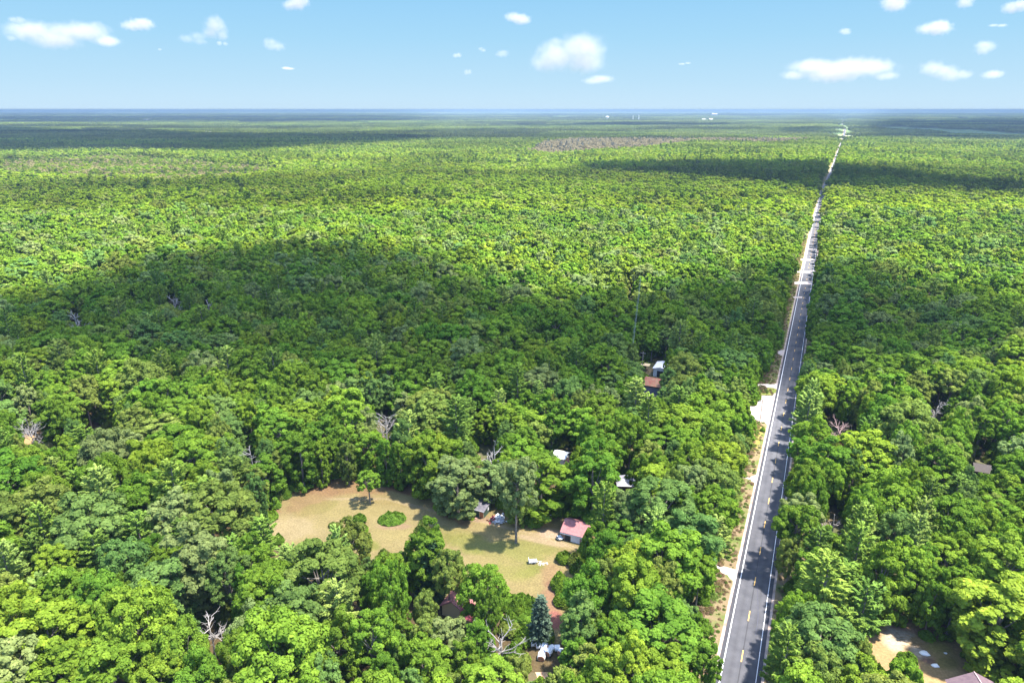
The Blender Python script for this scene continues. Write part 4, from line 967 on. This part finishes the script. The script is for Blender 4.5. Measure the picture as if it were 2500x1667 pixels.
dead(2036, 1262, 15, 3.4, 'dead trunk with broken limbs right of the road', 9, z0=.5, n=6, thick=.3)
dead(1222, 1566, 13, 4.2, 'twisted dead branches in the bottom centre trees, left of the bales', 10, z0=.5, n=10, thick=.26)
dead(1970, 866, 8, 2.2, 'leafless broken tree leaning over the right road edge', 11, z0=.3, n=8, thick=.2, lean=.25)
dead(612, 1112, 17, 2.6, 'small bare treetop between green crowns left of the lawn', 12, z0=.6, n=9, thick=.2)
t = dead(2048, 1044, 9, 4.0, 'toppled dead tree with pinkish branches and rusty leaves right of the road', 14, z0=.15, n=20, thick=.26, mat_=mat('pink_deadwood', (.30, .21, .20), .9, .1))
c = link('withered_leaves', CROWN[NB + NP], t); c['tint'] = [.30, .13, .10]; c.scale = (.62, .40, .22); c.location = (1.6, -1.0, 0)

# ------------------------------------------------------------------ poles, masts, towers
def util_pole(px, py, h, label, arm=True):
    t = tag(empty('utility_pole', foot(px, py), AX), label, 'utility pole', 'wooden utility poles')
    MB().tube([(0, 0, -.3), (0, 0, h)], [.17, .12], 8).build('pole', M_POLE, t)
    MB().box(-1.1, -.20, h - .75, 1.1, -.125, h - .6).build('crossarm', M_POLE, t)
    for x in (-1, -.5, .5, 1): MB().tube([(x, -.16, h - .597), (x, -.16, h - .42)], [.05, .035], 6).build('insulator', M_METAL, t)
util_pole(1855, 1031, 8.5, 'wooden utility pole standing in the pale gravel lot by the road')
util_pole(1958, 888, 9.5, 'grey utility pole at the right road edge beside the broken tree')
util_pole(1566, 925, 11.5, 'pale utility pole near the barn with the white roof')
bx, by, _ = G(1535, 925); hM = 40.0
t = tag(empty('radio_mast', (bx, by, 0)), 'tall thin grey lattice radio mast rising out of the forest left of the road', 'radio mast')
M_MAST = mat('mast_steel', (.22, .24, .23), .6, .3)
legs = [(.42 * math.cos(a), .42 * math.sin(a)) for a in (.5, 2.6, 4.7)]; lx = 2.2
for x, y in legs: MB().tube([(x, y, 0), (x * .6 + lx, y * .6, hM)], [.035, .022], 5).build('leg', M_MAST, t)
lat = MB(); n_ = 40
for k in range(n_):
    for a in range(3):
        f0, f1 = k / n_, (k + 1) / n_; p = [(legs[q][0] * (1 - .4 * f) + lx * f, legs[q][1] * (1 - .4 * f), hM * f) for q, f in ((a, f0), ((a + 1) % 3, f1))]
        lat.tube(p, [.016, .016], 4)
lat.build('lattice', M_MAST, t)
MB().tube([(lx, 0, hM), (lx + .1, 0, hM + 1.8)], [.04, .03], 5).build('antenna', M_METAL, t)
def far_pt(px, py): x, y, _ = G(px, py, 0); return x, y, float(terrain(x, y))
x, y, z = G(1482, 297.5, 0); k_ = y / 1700
t = tag(empty('water_tower', (x, y, 0)), 'white bulb-shaped water tower far off on the plain', 'water tower')
MB().tube([(0, 0, -20), (0, 0, 22), (0, 0, 26)], [3.6, 3.2, 5], 14).build('column', M_WHITEP, t); MB().tube([(0, 0, 26), (0, 0, 33), (0, 0, 39), (0, 0, 44), (0, 0, 47)], [5, 13, 15.5, 12, 4], 18).build('tank', M_WHITEP, t, smooth=True)
for (px, r, hh, lb) in [(1545, 3.2, 52, 'pale slender tower, the left of two beyond the water tower'), (1559, 5.5, 56, 'pale splayed tower, the right of two beyond the water tower')]:
    x, y, z = G(px, 297.5, 0); t = tag(empty('tower', (x, y, 0)), lb, 'tower')
    for s_ in (-1, 1): MB().tube([(s_ * r, 0, -20), (s_ * r * .25, 0, hh * .72)], [2.2, 1.6], 8).build('leg', M_WHITEP, t)
    MB().tube([(0, 0, hh * .72), (0, 0, hh)], [2.4, 1.8], 8).build('mast', M_WHITEP, t)
M_FARW = mat('far_pale_wall', (.34, .34, .34), .8, .2)
for k, (px, py, w, d, h, lb) in enumerate([(1719, 296, 34, 30, 22, 'leftmost pale hall of the distant cluster left of the road'), (1728, 296, 46, 30, 18, 'middle pale hall of the distant cluster left of the road'), (1736, 296, 30, 30, 24, 'rightmost pale hall of the distant cluster left of the road'),
        (1745, 284.5, 80, 60, 40, 'single bright hall below the horizon left of the road'), (355, 296, 60, 50, 20, 'leftmost white hall on the far left plain'), (375, 296, 70, 50, 16, 'second white hall on the far left plain'), (400, 296, 120, 50, 15, 'long white hall on the far left plain'),
        (507, 328, 18, 14, 15, 'white farmhouse beyond the dark band at the left'), (565, 296, 50, 40, 16, 'lone white hall left of centre below the horizon'), (1567, 339, 10, 9, 12, 'tiny white house at the edge of the brown field')]):
    x, y, z = G(px, py, 6); t = tag(empty('hall' if w > 20 else 'house', (x, y, -4)), lb, 'hall' if w > 20 else 'house')
    m_ = siding(w, d, h, .5); m_.v = [(a - w / 2, b, c_) for a, b, c_ in m_.v]; m_.build('wall', M_FARW, t)
    rf = gable(MB(), w, d, h, h * .3, 1.0, .4); rf.v = [(a - w / 2, b, c_) for a, b, c_ in rf.v]; rf.build('roof', M_FARW, t)

# ------------------------------------------------------------------ a parked car half hidden by the gravel lot
t = tag(empty('parked_car', foot(1826, 1022), AX + .3), 'dark car parked under the trees at the left end of the gravel lot', 'car')
def car_body(L, W_, H_, pts): 
    mb = MB(); n = len(pts); mb.add([(x, -W_ / 2 * s_, z) for x, z, s_ in pts] + [(x, W_ / 2 * s_, z) for x, z, s_ in pts], [tuple(range(n)), tuple(range(n, 2 * n))[::-1]] + [(i, n + i, n + (i + 1) % n, (i + 1) % n) for i in range(n)]); return mb
car_body(4.4, 1.75, 1.4, [(-2.2, .35, 1), (2.2, .35, 1), (2.2, .75, 1), (1.1, .9, 1), (-2.1, .92, 1), (-2.2, .7, 1)]).build('body', mat('dark_car_paint', (.03, .03, .035), .3, .5), t)
cb = car_body(2.5, 1.6, 1, [(-1.7, .925, 1), (1.05, .925, 1), (.45, 1.42, .82), (-1.2, 1.45, .82)]).build('cabin', M_GLASS, t); MB().box(-1.15, -.62, 1.455, .4, .62, 1.48).build('roof', mat('white_car_roof', (.7, .7, .7), .4, .5), t)
for x in (-1.35, 1.35):
    for y in (-.88, .78): MB().tube([(x, y, .33), (x, y + .12, .33)], [.33, .33], 14).build('wheel', M_DARK, t)
for y in (-.6, .6): MB().box(2.203, y - .18, .55, 2.24, y + .18, .7).build('headlight', M_WHITEP, t)

# ------------------------------------------------------------------ shrubs
def dome(seed, n, rx, ry, h, leaf):
    g_ = np.random.default_rng(seed); a = g_.uniform(0, 6.283, n); q = np.sqrt(g_.uniform(0, 1, n)); x, y = q * np.cos(a) * rx, q * np.sin(a) * ry
    z = h * np.sqrt(np.clip(1 - q ** 2, 0, 1)) ** .7 * (.25 + 1.3 * fbm(x * 1.1 + 40, y * 1.1, seed, 2)) * g_.uniform(.8, 1.05, n)
    c = np.stack([x, y, z + .05], 1); nn = np.stack([x / rx * .8, y / ry * .8, np.full(n, .8)], 1) + g_.normal(size=(n, 3)) * .45
    V, Fq = quads(c, nn, leaf * g_.uniform(.6, 1.3, n), rng=g_); return mesh_from('foliage', V, Fq, M_LEAF, lv=np.clip(g_.uniform(0, .5, n) + .5 * fbm(x, y, 5, 2), 0, 1))
t = tag(empty('shrub_bed', foot(957, 1269), .15), 'low oval bed of bright green shrubs in the middle of the lawn', 'shrub bed')
c = link('foliage', dome(1, 5200, 3.6, 2.9, 1.3, .26), t); c['tint'] = [.115, .20, .026]
BUSH = [dome(10 + k, 1500, 1, 1, 1.25, .16) for k in range(3)]
for k, (px, py, rx, h, tn, lb) in enumerate([
        (1071, 1242, 1.5, 1.6, 0, 'small round bush at the far edge of the lawn'), (1150, 1266, 1.0, .8, 1, 'little bright bush in front of the green shed'), (1306, 1277, 2.6, 2.6, 3, 'broad bush right of the tall bare-stemmed tree'),
        (2262, 1556, 1.5, .9, 0, 'dark green bush alone on the sandy yard'), (672, 1238, 1.6, 1.8, 3, 'rounded bush at the left end of the lawn under the trees'), (660, 1266, 2.0, 1.8, 0, 'low bush at the left tip of the lawn'),
        (1225, 1238, 1.7, 3.4, 0, 'upright bush behind the scrap heap'), (1022, 1198, 1.3, 1.5, 3, 'dark bush behind the lawn left of the shed'), (935, 1168, 1.6, 1.8, 0, 'bush behind the small lone lawn tree'), (1862, 1052, .9, .9, 3, 'small dark bush on the verge below the gravel lot'),
        (1390, 1262, 1.5, 1.6, 3, 'dark bush behind the red-roofed garage'), (1045, 1214, 1.2, 1.3, 1, 'light green bush next to the small round bush'), (1105, 1238, 2.2, 2.6, 3, 'dark bush left of the green shed'), (2350, 1560, 2.0, 2.4, 3, 'dark bush at the right side of the sandy yard'),
        (820, 1162, 2.2, 2.2, 3, 'bush at the far left corner of the lawn'), (875, 1160, 2.0, 2.4, 0, 'bush left behind the lone lawn tree'), (985, 1180, 2.0, 2.2, 3, 'bush right behind the lone lawn tree')]):
    t = tag(empty('bush', foot(px, py), k * 1.3), lb, 'bush', 'bushes around the open ground'); c = link('foliage', BUSH[k % 3], t); c.scale = (rx, rx, h); c['tint'] = [float(q) for q in TV[tn] * (1.1 if tn else 1)]
x, y, h = SPRUCE; vs_ = NB + NP + NE
t = tag(empty('spruce_tree', (x, y, 0)), 'narrow blue-grey spruce standing at the bottom of the lawn', 'spruce'); c = link('crown', CROWN[vs_], t); c['tint'] = [.085, .125, .080]; link('trunk', TRUNK[vs_], t); t.scale = (.86, .86, .86)
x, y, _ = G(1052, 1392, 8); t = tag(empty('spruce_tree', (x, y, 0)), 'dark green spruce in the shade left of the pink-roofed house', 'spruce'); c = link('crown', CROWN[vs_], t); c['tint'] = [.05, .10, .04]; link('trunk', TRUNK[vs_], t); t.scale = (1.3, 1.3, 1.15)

# undergrowth along the open edges and dry weeds on the verges
UG = {'co': [], 'variant': [], 'rot': [], 'scl': [], 'tint': []}
g = np.random.default_rng(77)
for n in range(26000):
    y = math.sqrt(g.uniform(60 ** 2, 420 ** 2)); x = g.uniform(-1, 1) * (y * .78 + 20); rd = float(road_dist(np.array([x]), np.array([y]))[0])
    u, v, zc = proj(x, y, 0)
    u2, v2, _ = proj(x, y, 2.2)
    if near_mask(u, v) or near_mask(u2, v2): continue
    if any(math.hypot(x - a, y - b) < c_ for a, b, c_ in KEEP) or -9 < rd < 7: continue
    e = any(near_mask(*proj(x + a * 5, y + b * 5, 0)[:2]) for a, b in ((0, -1), (.7, -.7), (-.7, -.7), (1, 0), (-1, 0)))
    if not e and g.random() > .25: continue
    r = g.uniform(.9, 2.2) if e else g.uniform(.8, 1.8)
    UG['co'].append((x, y, 0)); UG['variant'].append(int(g.integers(3))); UG['rot'].append((0, 0, g.uniform(0, 6.28))); UG['scl'].append((r, r, r * g.uniform(.8, 1.5))); UG['tint'].append(tuple(TV[int(g.choice([0, 3, 3, 2]))] * g.uniform(.7, 1.05)))
weed = dome(31, 260, 1, 1, .8, .13)
for n in range(5200):
    s_ = g.uniform(60, 620); o_ = -g.uniform(4.9, 12) if g.random() < .8 else g.uniform(4.8, 7.5)
    i = 0; x, y = P0 + RD * (s_ - 170 + 60); x, y = x + RN[0] * o_, y + RN[1] * o_
    u, v, _ = proj(x, y, 0)
    if any(inside(p, np.array([u]), np.array([v]))[0] for p in GRAVEL_PX): continue
    UG['co'].append((x, y, 0)); UG['variant'].append(3); UG['rot'].append((0, 0, g.uniform(0, 6.28))); r = g.uniform(.25, .8) * (1.2 if o_ < -7 else .7); UG['scl'].append((r, r, r * g.uniform(.5, 1.1)))
    UG['tint'].append(tuple(np.array([[.19, .13, .075], [.16, .13, .055], [.10, .15, .03], [.20, .15, .09]][int(g.choice(4, p=[.25, .2, .4, .15]))]) * g.uniform(.8, 1.15)))
pm = bpy.data.meshes.new('undergrowth_points'); n = len(UG['co']); pm.vertices.add(n); pm.vertices.foreach_set('co', np.array(UG['co'], np.float32).ravel())
a = pm.attributes.new('variant', 'INT', 'POINT'); a.data.foreach_set('value', np.array(UG['variant'], np.int32))
for k in ('rot', 'scl', 'tint'):
    a = pm.attributes.new(k, 'FLOAT_VECTOR', 'POINT'); a.data.foreach_set('vector', np.array(UG[k], np.float32).ravel())
ug = link('undergrowth', pm); tag(ug, 'low undergrowth and dry weeds along the wood edge and road verge', 'undergrowth', kind='stuff'); scatter(ug, BUSH + [weed])

# ------------------------------------------------------------------ clouds
def cloud_mat(name, dens, g_=.35):
    m = bpy.data.materials.new(name); m.use_nodes = True; n, l = m.node_tree.nodes, m.node_tree.links
    n.remove(n['Principled BSDF']); v = n.new('ShaderNodeVolumeScatter'); v.inputs['Color'].default_value = (1, 1, 1, 1)
    v.inputs['Density'].default_value = dens; v.inputs['Anisotropy'].default_value = g_
    l.new(v.outputs[0], n['Material Output'].inputs['Volume']); return m
def px_dist(poly, X, Y):
    best = np.full(X.shape, 1e9)
    for (a, b) in zip(poly, poly[1:] + poly[:1]):
        dx, dy = b[0] - a[0], b[1] - a[1]; L2 = dx * dx + dy * dy + 1e-9
        t = np.clip(((X - a[0]) * dx + (Y - a[1]) * dy) / L2, 0, 1); best = np.minimum(best, np.hypot(X - a[0] - t * dx, Y - a[1] - t * dy))
    return best
def overhead_cloud(poly_px, alt, tau, edge, label, n=110):
    """a flat-based cloud that stands between the sun and the land under it"""
    P = [G(px, py, 15)[:2] for px, py in poly_px]; off = TO_SUN[:2] / TO_SUN[2] * (alt - 15)
    P = [(x + off[0], y + off[1]) for x, y in P]
    xs = [p[0] for p in P]; ys = [p[1] for p in P]; X, Y = np.meshgrid(np.linspace(min(xs), max(xs), n), np.linspace(min(ys), max(ys), n))
    d = px_dist(P, X, Y) * inside(P, X, Y); sc_ = max(edge, 30)
    t = sstep(0, edge, d) * (.55 + .9 * fbm(X / sc_ / 1.3, Y / sc_ / 1.3, int(alt), 3)); T = edge * .55
    vt = np.stack([X, Y, alt + T * t], 2).reshape(-1, 3); vb = np.stack([X, Y, alt - .15 * T * t], 2).reshape(-1, 3)
    i, j = np.mgrid[0:n - 1, 0:n - 1]; q = (i * n + j).ravel(); tt = t.ravel()
    q = q[(tt[q] + tt[q + 1] + tt[q + n] + tt[q + n + 1]) > 0]
    ft = np.stack([q, q + 1, q + n + 1, q + n], 1); fb = ft[:, ::-1] + n * n
    me = mesh_from('cloud', np.concatenate([vt, vb]), np.concatenate([ft, fb]), cloud_mat('cloud_overhead', tau / (T * 1.15)))
    return tag(link('cloud', me), label, 'cloud', 'clouds overhead')
SH_A = [(-250, 760), (0, 692), (150, 668), (300, 620), (500, 592), (700, 574), (900, 580), (1080, 602), (1200, 652), (1350, 692), (1500, 700), (1620, 668), (1750, 642), (1960, 602), (2100, 622), (2300, 672), (2500, 715), (2750, 790),
        (2700, 860), (2400, 940), (2000, 930), (1700, 990), (1400, 1010), (1100, 1000), (800, 990), (500, 960), (200, 950), (-250, 960)]
SH_B = [(1380, 398), (1700, 392), (2000, 392), (2150, 410), (2350, 432), (2650, 450), (2650, 482), (2300, 466), (2050, 462), (1980, 474), (1850, 446), (1600, 428), (1400, 416)]
SH_C = [(-150, 302), (500, 323), (1000, 326), (1120, 334), (1010, 352), (800, 360), (600, 378), (300, 368), (0, 371), (-150, 372)]
SH_D = [(2062, 302), (2150, 294), (2500, 291), (2700, 294), (2700, 352), (2350, 345), (2180, 333), (2080, 342), (2060, 320)]
SH_E = [(1880, 313), (2050, 312), (2050, 322), (1880, 324)]
SH_G = [(1250, 303), (1500, 300), (1800, 302), (1800, 307), (1500, 308), (1250, 308)]
SH_F = [(-100, 285), (900, 282), (1150, 289), (1000, 296), (300, 298), (-100, 297)]
SH_V = [(-900, 860), (400, 850), (1500, 870), (2300, 860), (3400, 840), (5200, 2700), (-2700, 2700)]
for (poly, alt, tau, edge, lab) in [
    (SH_V, 700, .6, 90, 'thin veil of cloud high over the camera, the clearing and the near road'),
    (SH_A, 520, 2.5, 60, 'long cloud overhead whose shadow crosses the middle of the forest'),
    (SH_B, 620, 5.0, 60, 'narrow cloud overhead shading the woods on both sides of the far road'),
    (SH_C, 1200, 6.0, 200, 'broad cloud overhead shading the distant forest at the left'),
    (SH_D, 1200, 6.0, 520, 'broad cloud overhead shading the distant forest at the right'),
    (SH_G, 1200, 5.0, 160, 'long cloud overhead shading a far strip of forest left of the road'),
    (SH_E, 1200, 2.0, 150, 'small cloud overhead shading the farthest bend of the road'),
    (SH_F, 2600, 2.5, 500, 'wide high cloud shading the last band of forest below the left horizon')]:
    overhead_cloud(poly, alt, tau, edge, lab)
def puff_mat(lobes, dens, seed, ax):
    m = bpy.data.materials.new('cloud'); m.use_nodes = True; n, l = m.node_tree.nodes, m.node_tree.links
    n.remove(n['Principled BSDF']); tc = n.new('ShaderNodeTexCoord'); pos = tc.outputs['Object']
    def mth(op, a, b=None, c=None):
        q = n.new('ShaderNodeMath'); q.operation = op
        for k, v in enumerate((a, b, c)):
            if v is None: continue
            if isinstance(v, (int, float)): q.inputs[k].default_value = v
            else: l.new(v, q.inputs[k])
        return q.outputs[0]
    sc_ = n.new('ShaderNodeVectorMath'); sc_.operation = 'MULTIPLY'; sc_.inputs[1].default_value = tuple(1 / a for a in ax); l.new(pos, sc_.inputs[0])
    nz = n.new('ShaderNodeTexNoise'); nz.inputs['Scale'].default_value = 2.6 / min(ax[0], ax[2]); nz.inputs['Detail'].default_value = 4; nz.inputs['Roughness'].default_value = .55
    off = n.new('ShaderNodeVectorMath'); off.operation = 'ADD'; off.inputs[1].default_value = (seed * 977., seed * 313., 0); l.new(pos, off.inputs[0]); l.new(off.outputs[0], nz.inputs['Vector'])
    f = None
    for (x, y, z, s_) in lobes:
        d = n.new('ShaderNodeVectorMath'); d.operation = 'DISTANCE'; d.inputs[1].default_value = (x, y, z); l.new(sc_.outputs[0], d.inputs[0])
        v = mth('MULTIPLY_ADD', d.outputs['Value'], -1 / s_, 1.0)
        f = v if f is None else mth('SMOOTH_MAX', f, v, .25)
    f = mth('MULTIPLY_ADD', nz.outputs[0], 1.0, mth('SUBTRACT', f, .5))
    mr = n.new('ShaderNodeMapRange'); mr.interpolation_type = 'SMOOTHSTEP'; mr.inputs[1].default_value = .0; mr.inputs[2].default_value = .85; mr.inputs[4].default_value = dens * 1.5; l.new(f, mr.inputs[0])
    v = n.new('ShaderNodeVolumePrincipled'); v.inputs['Color'].default_value = (.43, .40, .445, 1); v.inputs['Anisotropy'].default_value = .1
    l.new(mr.outputs[0], v.inputs['Density']); l.new(v.outputs[0], n['Material Output'].inputs['Volume']); return m
def cumulus(px, py, hw, hh, lobes, tau=5.0, seed=0, label=''):
    a, f, u = ray(px, py); base = 1700.0; t = base / u; c = np.array([a * t, f * t, H + base]); m_px = t / F     # metres per photograph pixel
    ax = (hw * m_px * 1.15, hw * m_px * .8, hh * m_px * 1.25); g = np.random.default_rng(seed)
    L = [(g.uniform(-.45, .45), g.uniform(-.3, .3), g.uniform(-.25, .3), g.uniform(.5, .75)) for _ in range(lobes)] if isinstance(lobes, int) else [(x, y, z, s_ * 1.2) for x, y, z, s_ in lobes]
    n = 24; th, ph = np.meshgrid(np.linspace(0, 2 * np.pi, 2 * n, endpoint=False), np.linspace(.02, np.pi - .02, n)); D = np.stack([np.sin(ph) * np.cos(th), np.sin(ph) * np.sin(th), np.cos(ph)], 2)
    V = (D * np.array(ax) * 1.45).reshape(-1, 3); nr, nc = th.shape
    i, j = np.mgrid[0:nr - 1, 0:nc]; q = (i * nc + j).ravel(); q2 = (i * nc + (j + 1) % nc).ravel()
    fs = [tuple(x) for x in np.stack([q, q + nc, q2 + nc, q2], 1).tolist()] + [tuple(range(nc)), tuple(range((nr - 1) * nc, nr * nc))[::-1]]
    o = link('cloud', mesh_from('cloud', V, fs, puff_mat(L, .25 * tau / ax[2], seed, ax)), loc=tuple(c)); o.rotation_euler[2] = -math.atan2(c[0], c[1])
    return tag(o, label, 'cloud', 'small fair-weather clouds')
CLOUDS = [
    (160, 86, 105, 38, [(-.55, 0, .1, .5), (0, 0, .15, .42), (.35, 0, .2, .5), (-.2, 0, -.2, .5), (.7, 0, -.2, .28)], 2.6, 'long lumpy white cloud in the upper left sky'),
    (268, 106, 30, 17, 3, 2.2, 'small cloud just right of the long lumpy cloud at upper left'),
    (336, 60, 44, 19, 4, 2.4, 'brick-shaped white cloud between the two upper left clouds'),
    (527, 72, 34, 30, [(0, 0, .2, .65), (-.3, 0, -.2, .5), (.35, 0, -.3, .4)], 3.0, 'tall bright puff cloud left of centre'),
    (470, 96, 34, 16, 3, .7, 'faint wispy tail left of the tall bright puff cloud'),
    (543, 106, 14, 10, 2, 2.0, 'little bright knot of cloud under the tall puff'),
    (662, 108, 32, 17, 3, 1.2, 'pale triangular cloud right of the tall bright puff'),
    (722, 10, 36, 22, 4, 3.2, 'white cloud cut by the top border left of centre'),
    (699, 167, 18, 4.5, 3, 1.6, 'thin low sliver of cloud below the pale triangular cloud'),
    (47, 52, 20, 11, 3, 1.3, 'small pale cloud above the left end of the long cloud'),
    (28, 93, 15, 10, 2, 1.0, 'tiny faint cloud at the far left border'),
    (393, 122, 9, 5, 2, .7, 'tiny faint speck of cloud below the brick-shaped cloud'),
    (1262, 48, 40, 19, 4, 3.0, 'compact white cloud above the big central cloud'),
    (1392, 140, 90, 50, [(-.3, 0, .05, .55), (.25, 0, .3, .58), (.35, 0, -.15, .5), (-.55, 0, -.2, .38), (-.3, 0, .55, .2)], 3.2, 'largest white cumulus cloud at the centre of the sky'),
    (1448, 194, 44, 12, 3, 1.0, 'faint low tail under the largest central cloud'),
    (1115, 138, 11, 8, 2, 1.8, 'tiny cloud, leftmost of those beside the central cloud'),
    (1143, 178, 10, 10, 2, 1.5, 'tiny cloud, lowest of those left of the central cloud'),
    (1176, 122, 13, 8, 2, 1.3, 'tiny round cloud above and left of the central cloud'),
    (1228, 132, 26, 12, 3, .7, 'faint veil of cloud touching the central cloud on its left'),
    (1672, 157, 17, 5, 2, .8, 'faint speck of cloud alone between the centre and right clouds'),
    (2060, 78, 21, 9, 3, 1.2, 'small pale oval cloud above the wide right cloud'),
    (2190, 12, 44, 20, 4, 2.8, 'white cloud cut by the top border, above the blocky cloud'),
    (2268, 66, 43, 22, 4, 3.0, 'blocky white cloud in the upper right sky'),
    (2362, 8, 32, 20, 3, 2.2, 'cloud cut by the top border, second from the right'),
    (2482, 18, 38, 20, 3, 3.0, 'bright cloud in the top right corner'),
    (2437, 62, 20, 6, 2, .9, 'faint flat cloud below the top right corner cloud'),
    (2405, 118, 36, 21, 3, 2.0, 'round white cloud near the right border, middle height'),
    (2050, 172, 118, 38, [(-.45, 0, .2, .42), (.15, 0, .1, .5), (.45, 0, .1, .45), (-.75, 0, -.2, .25), (.75, 0, -.3, .22), (-.1, 0, -.1, .5)], 3.0, 'wide low cloud above the far end of the road'),
    (2308, 176, 54, 28, [(-.45, 0, .25, .5), (.2, 0, -.2, .45), (.6, 0, -.2, .35), (0, 0, 0, .5)], 2.2, 'sloping cloud right of the wide low cloud'),
    (2428, 184, 32, 14, 3, 1.4, 'small low pale cloud nearest the right border'),
]
for k, (px, py, hw, hh, lb, tau, lab) in enumerate(CLOUDS): cumulus(px, py, hw, hh, lb, tau, 60 + k, lab)

# ------------------------------------------------------------------ haze
hz = MB().box(-61000, -3000, -80, 61000, 61500, 104)
hm = bpy.data.materials.new('haze'); hm.use_nodes = True; hm.node_tree.nodes.remove(hm.node_tree.nodes['Principled BSDF'])
pv = hm.node_tree.nodes.new('ShaderNodeVolumePrincipled'); pv.inputs['Color'].default_value = (.13, .19, .285, 1); pv.inputs['Density'].default_value = 1.1e-4; pv.inputs['Anisotropy'].default_value = 0.0
hm.node_tree.links.new(pv.outputs[0], hm.node_tree.nodes['Material Output'].inputs['Volume'])
tag(hz.build('haze', hm), 'thin blue summer haze over the distant forest', 'haze', kind='stuff')
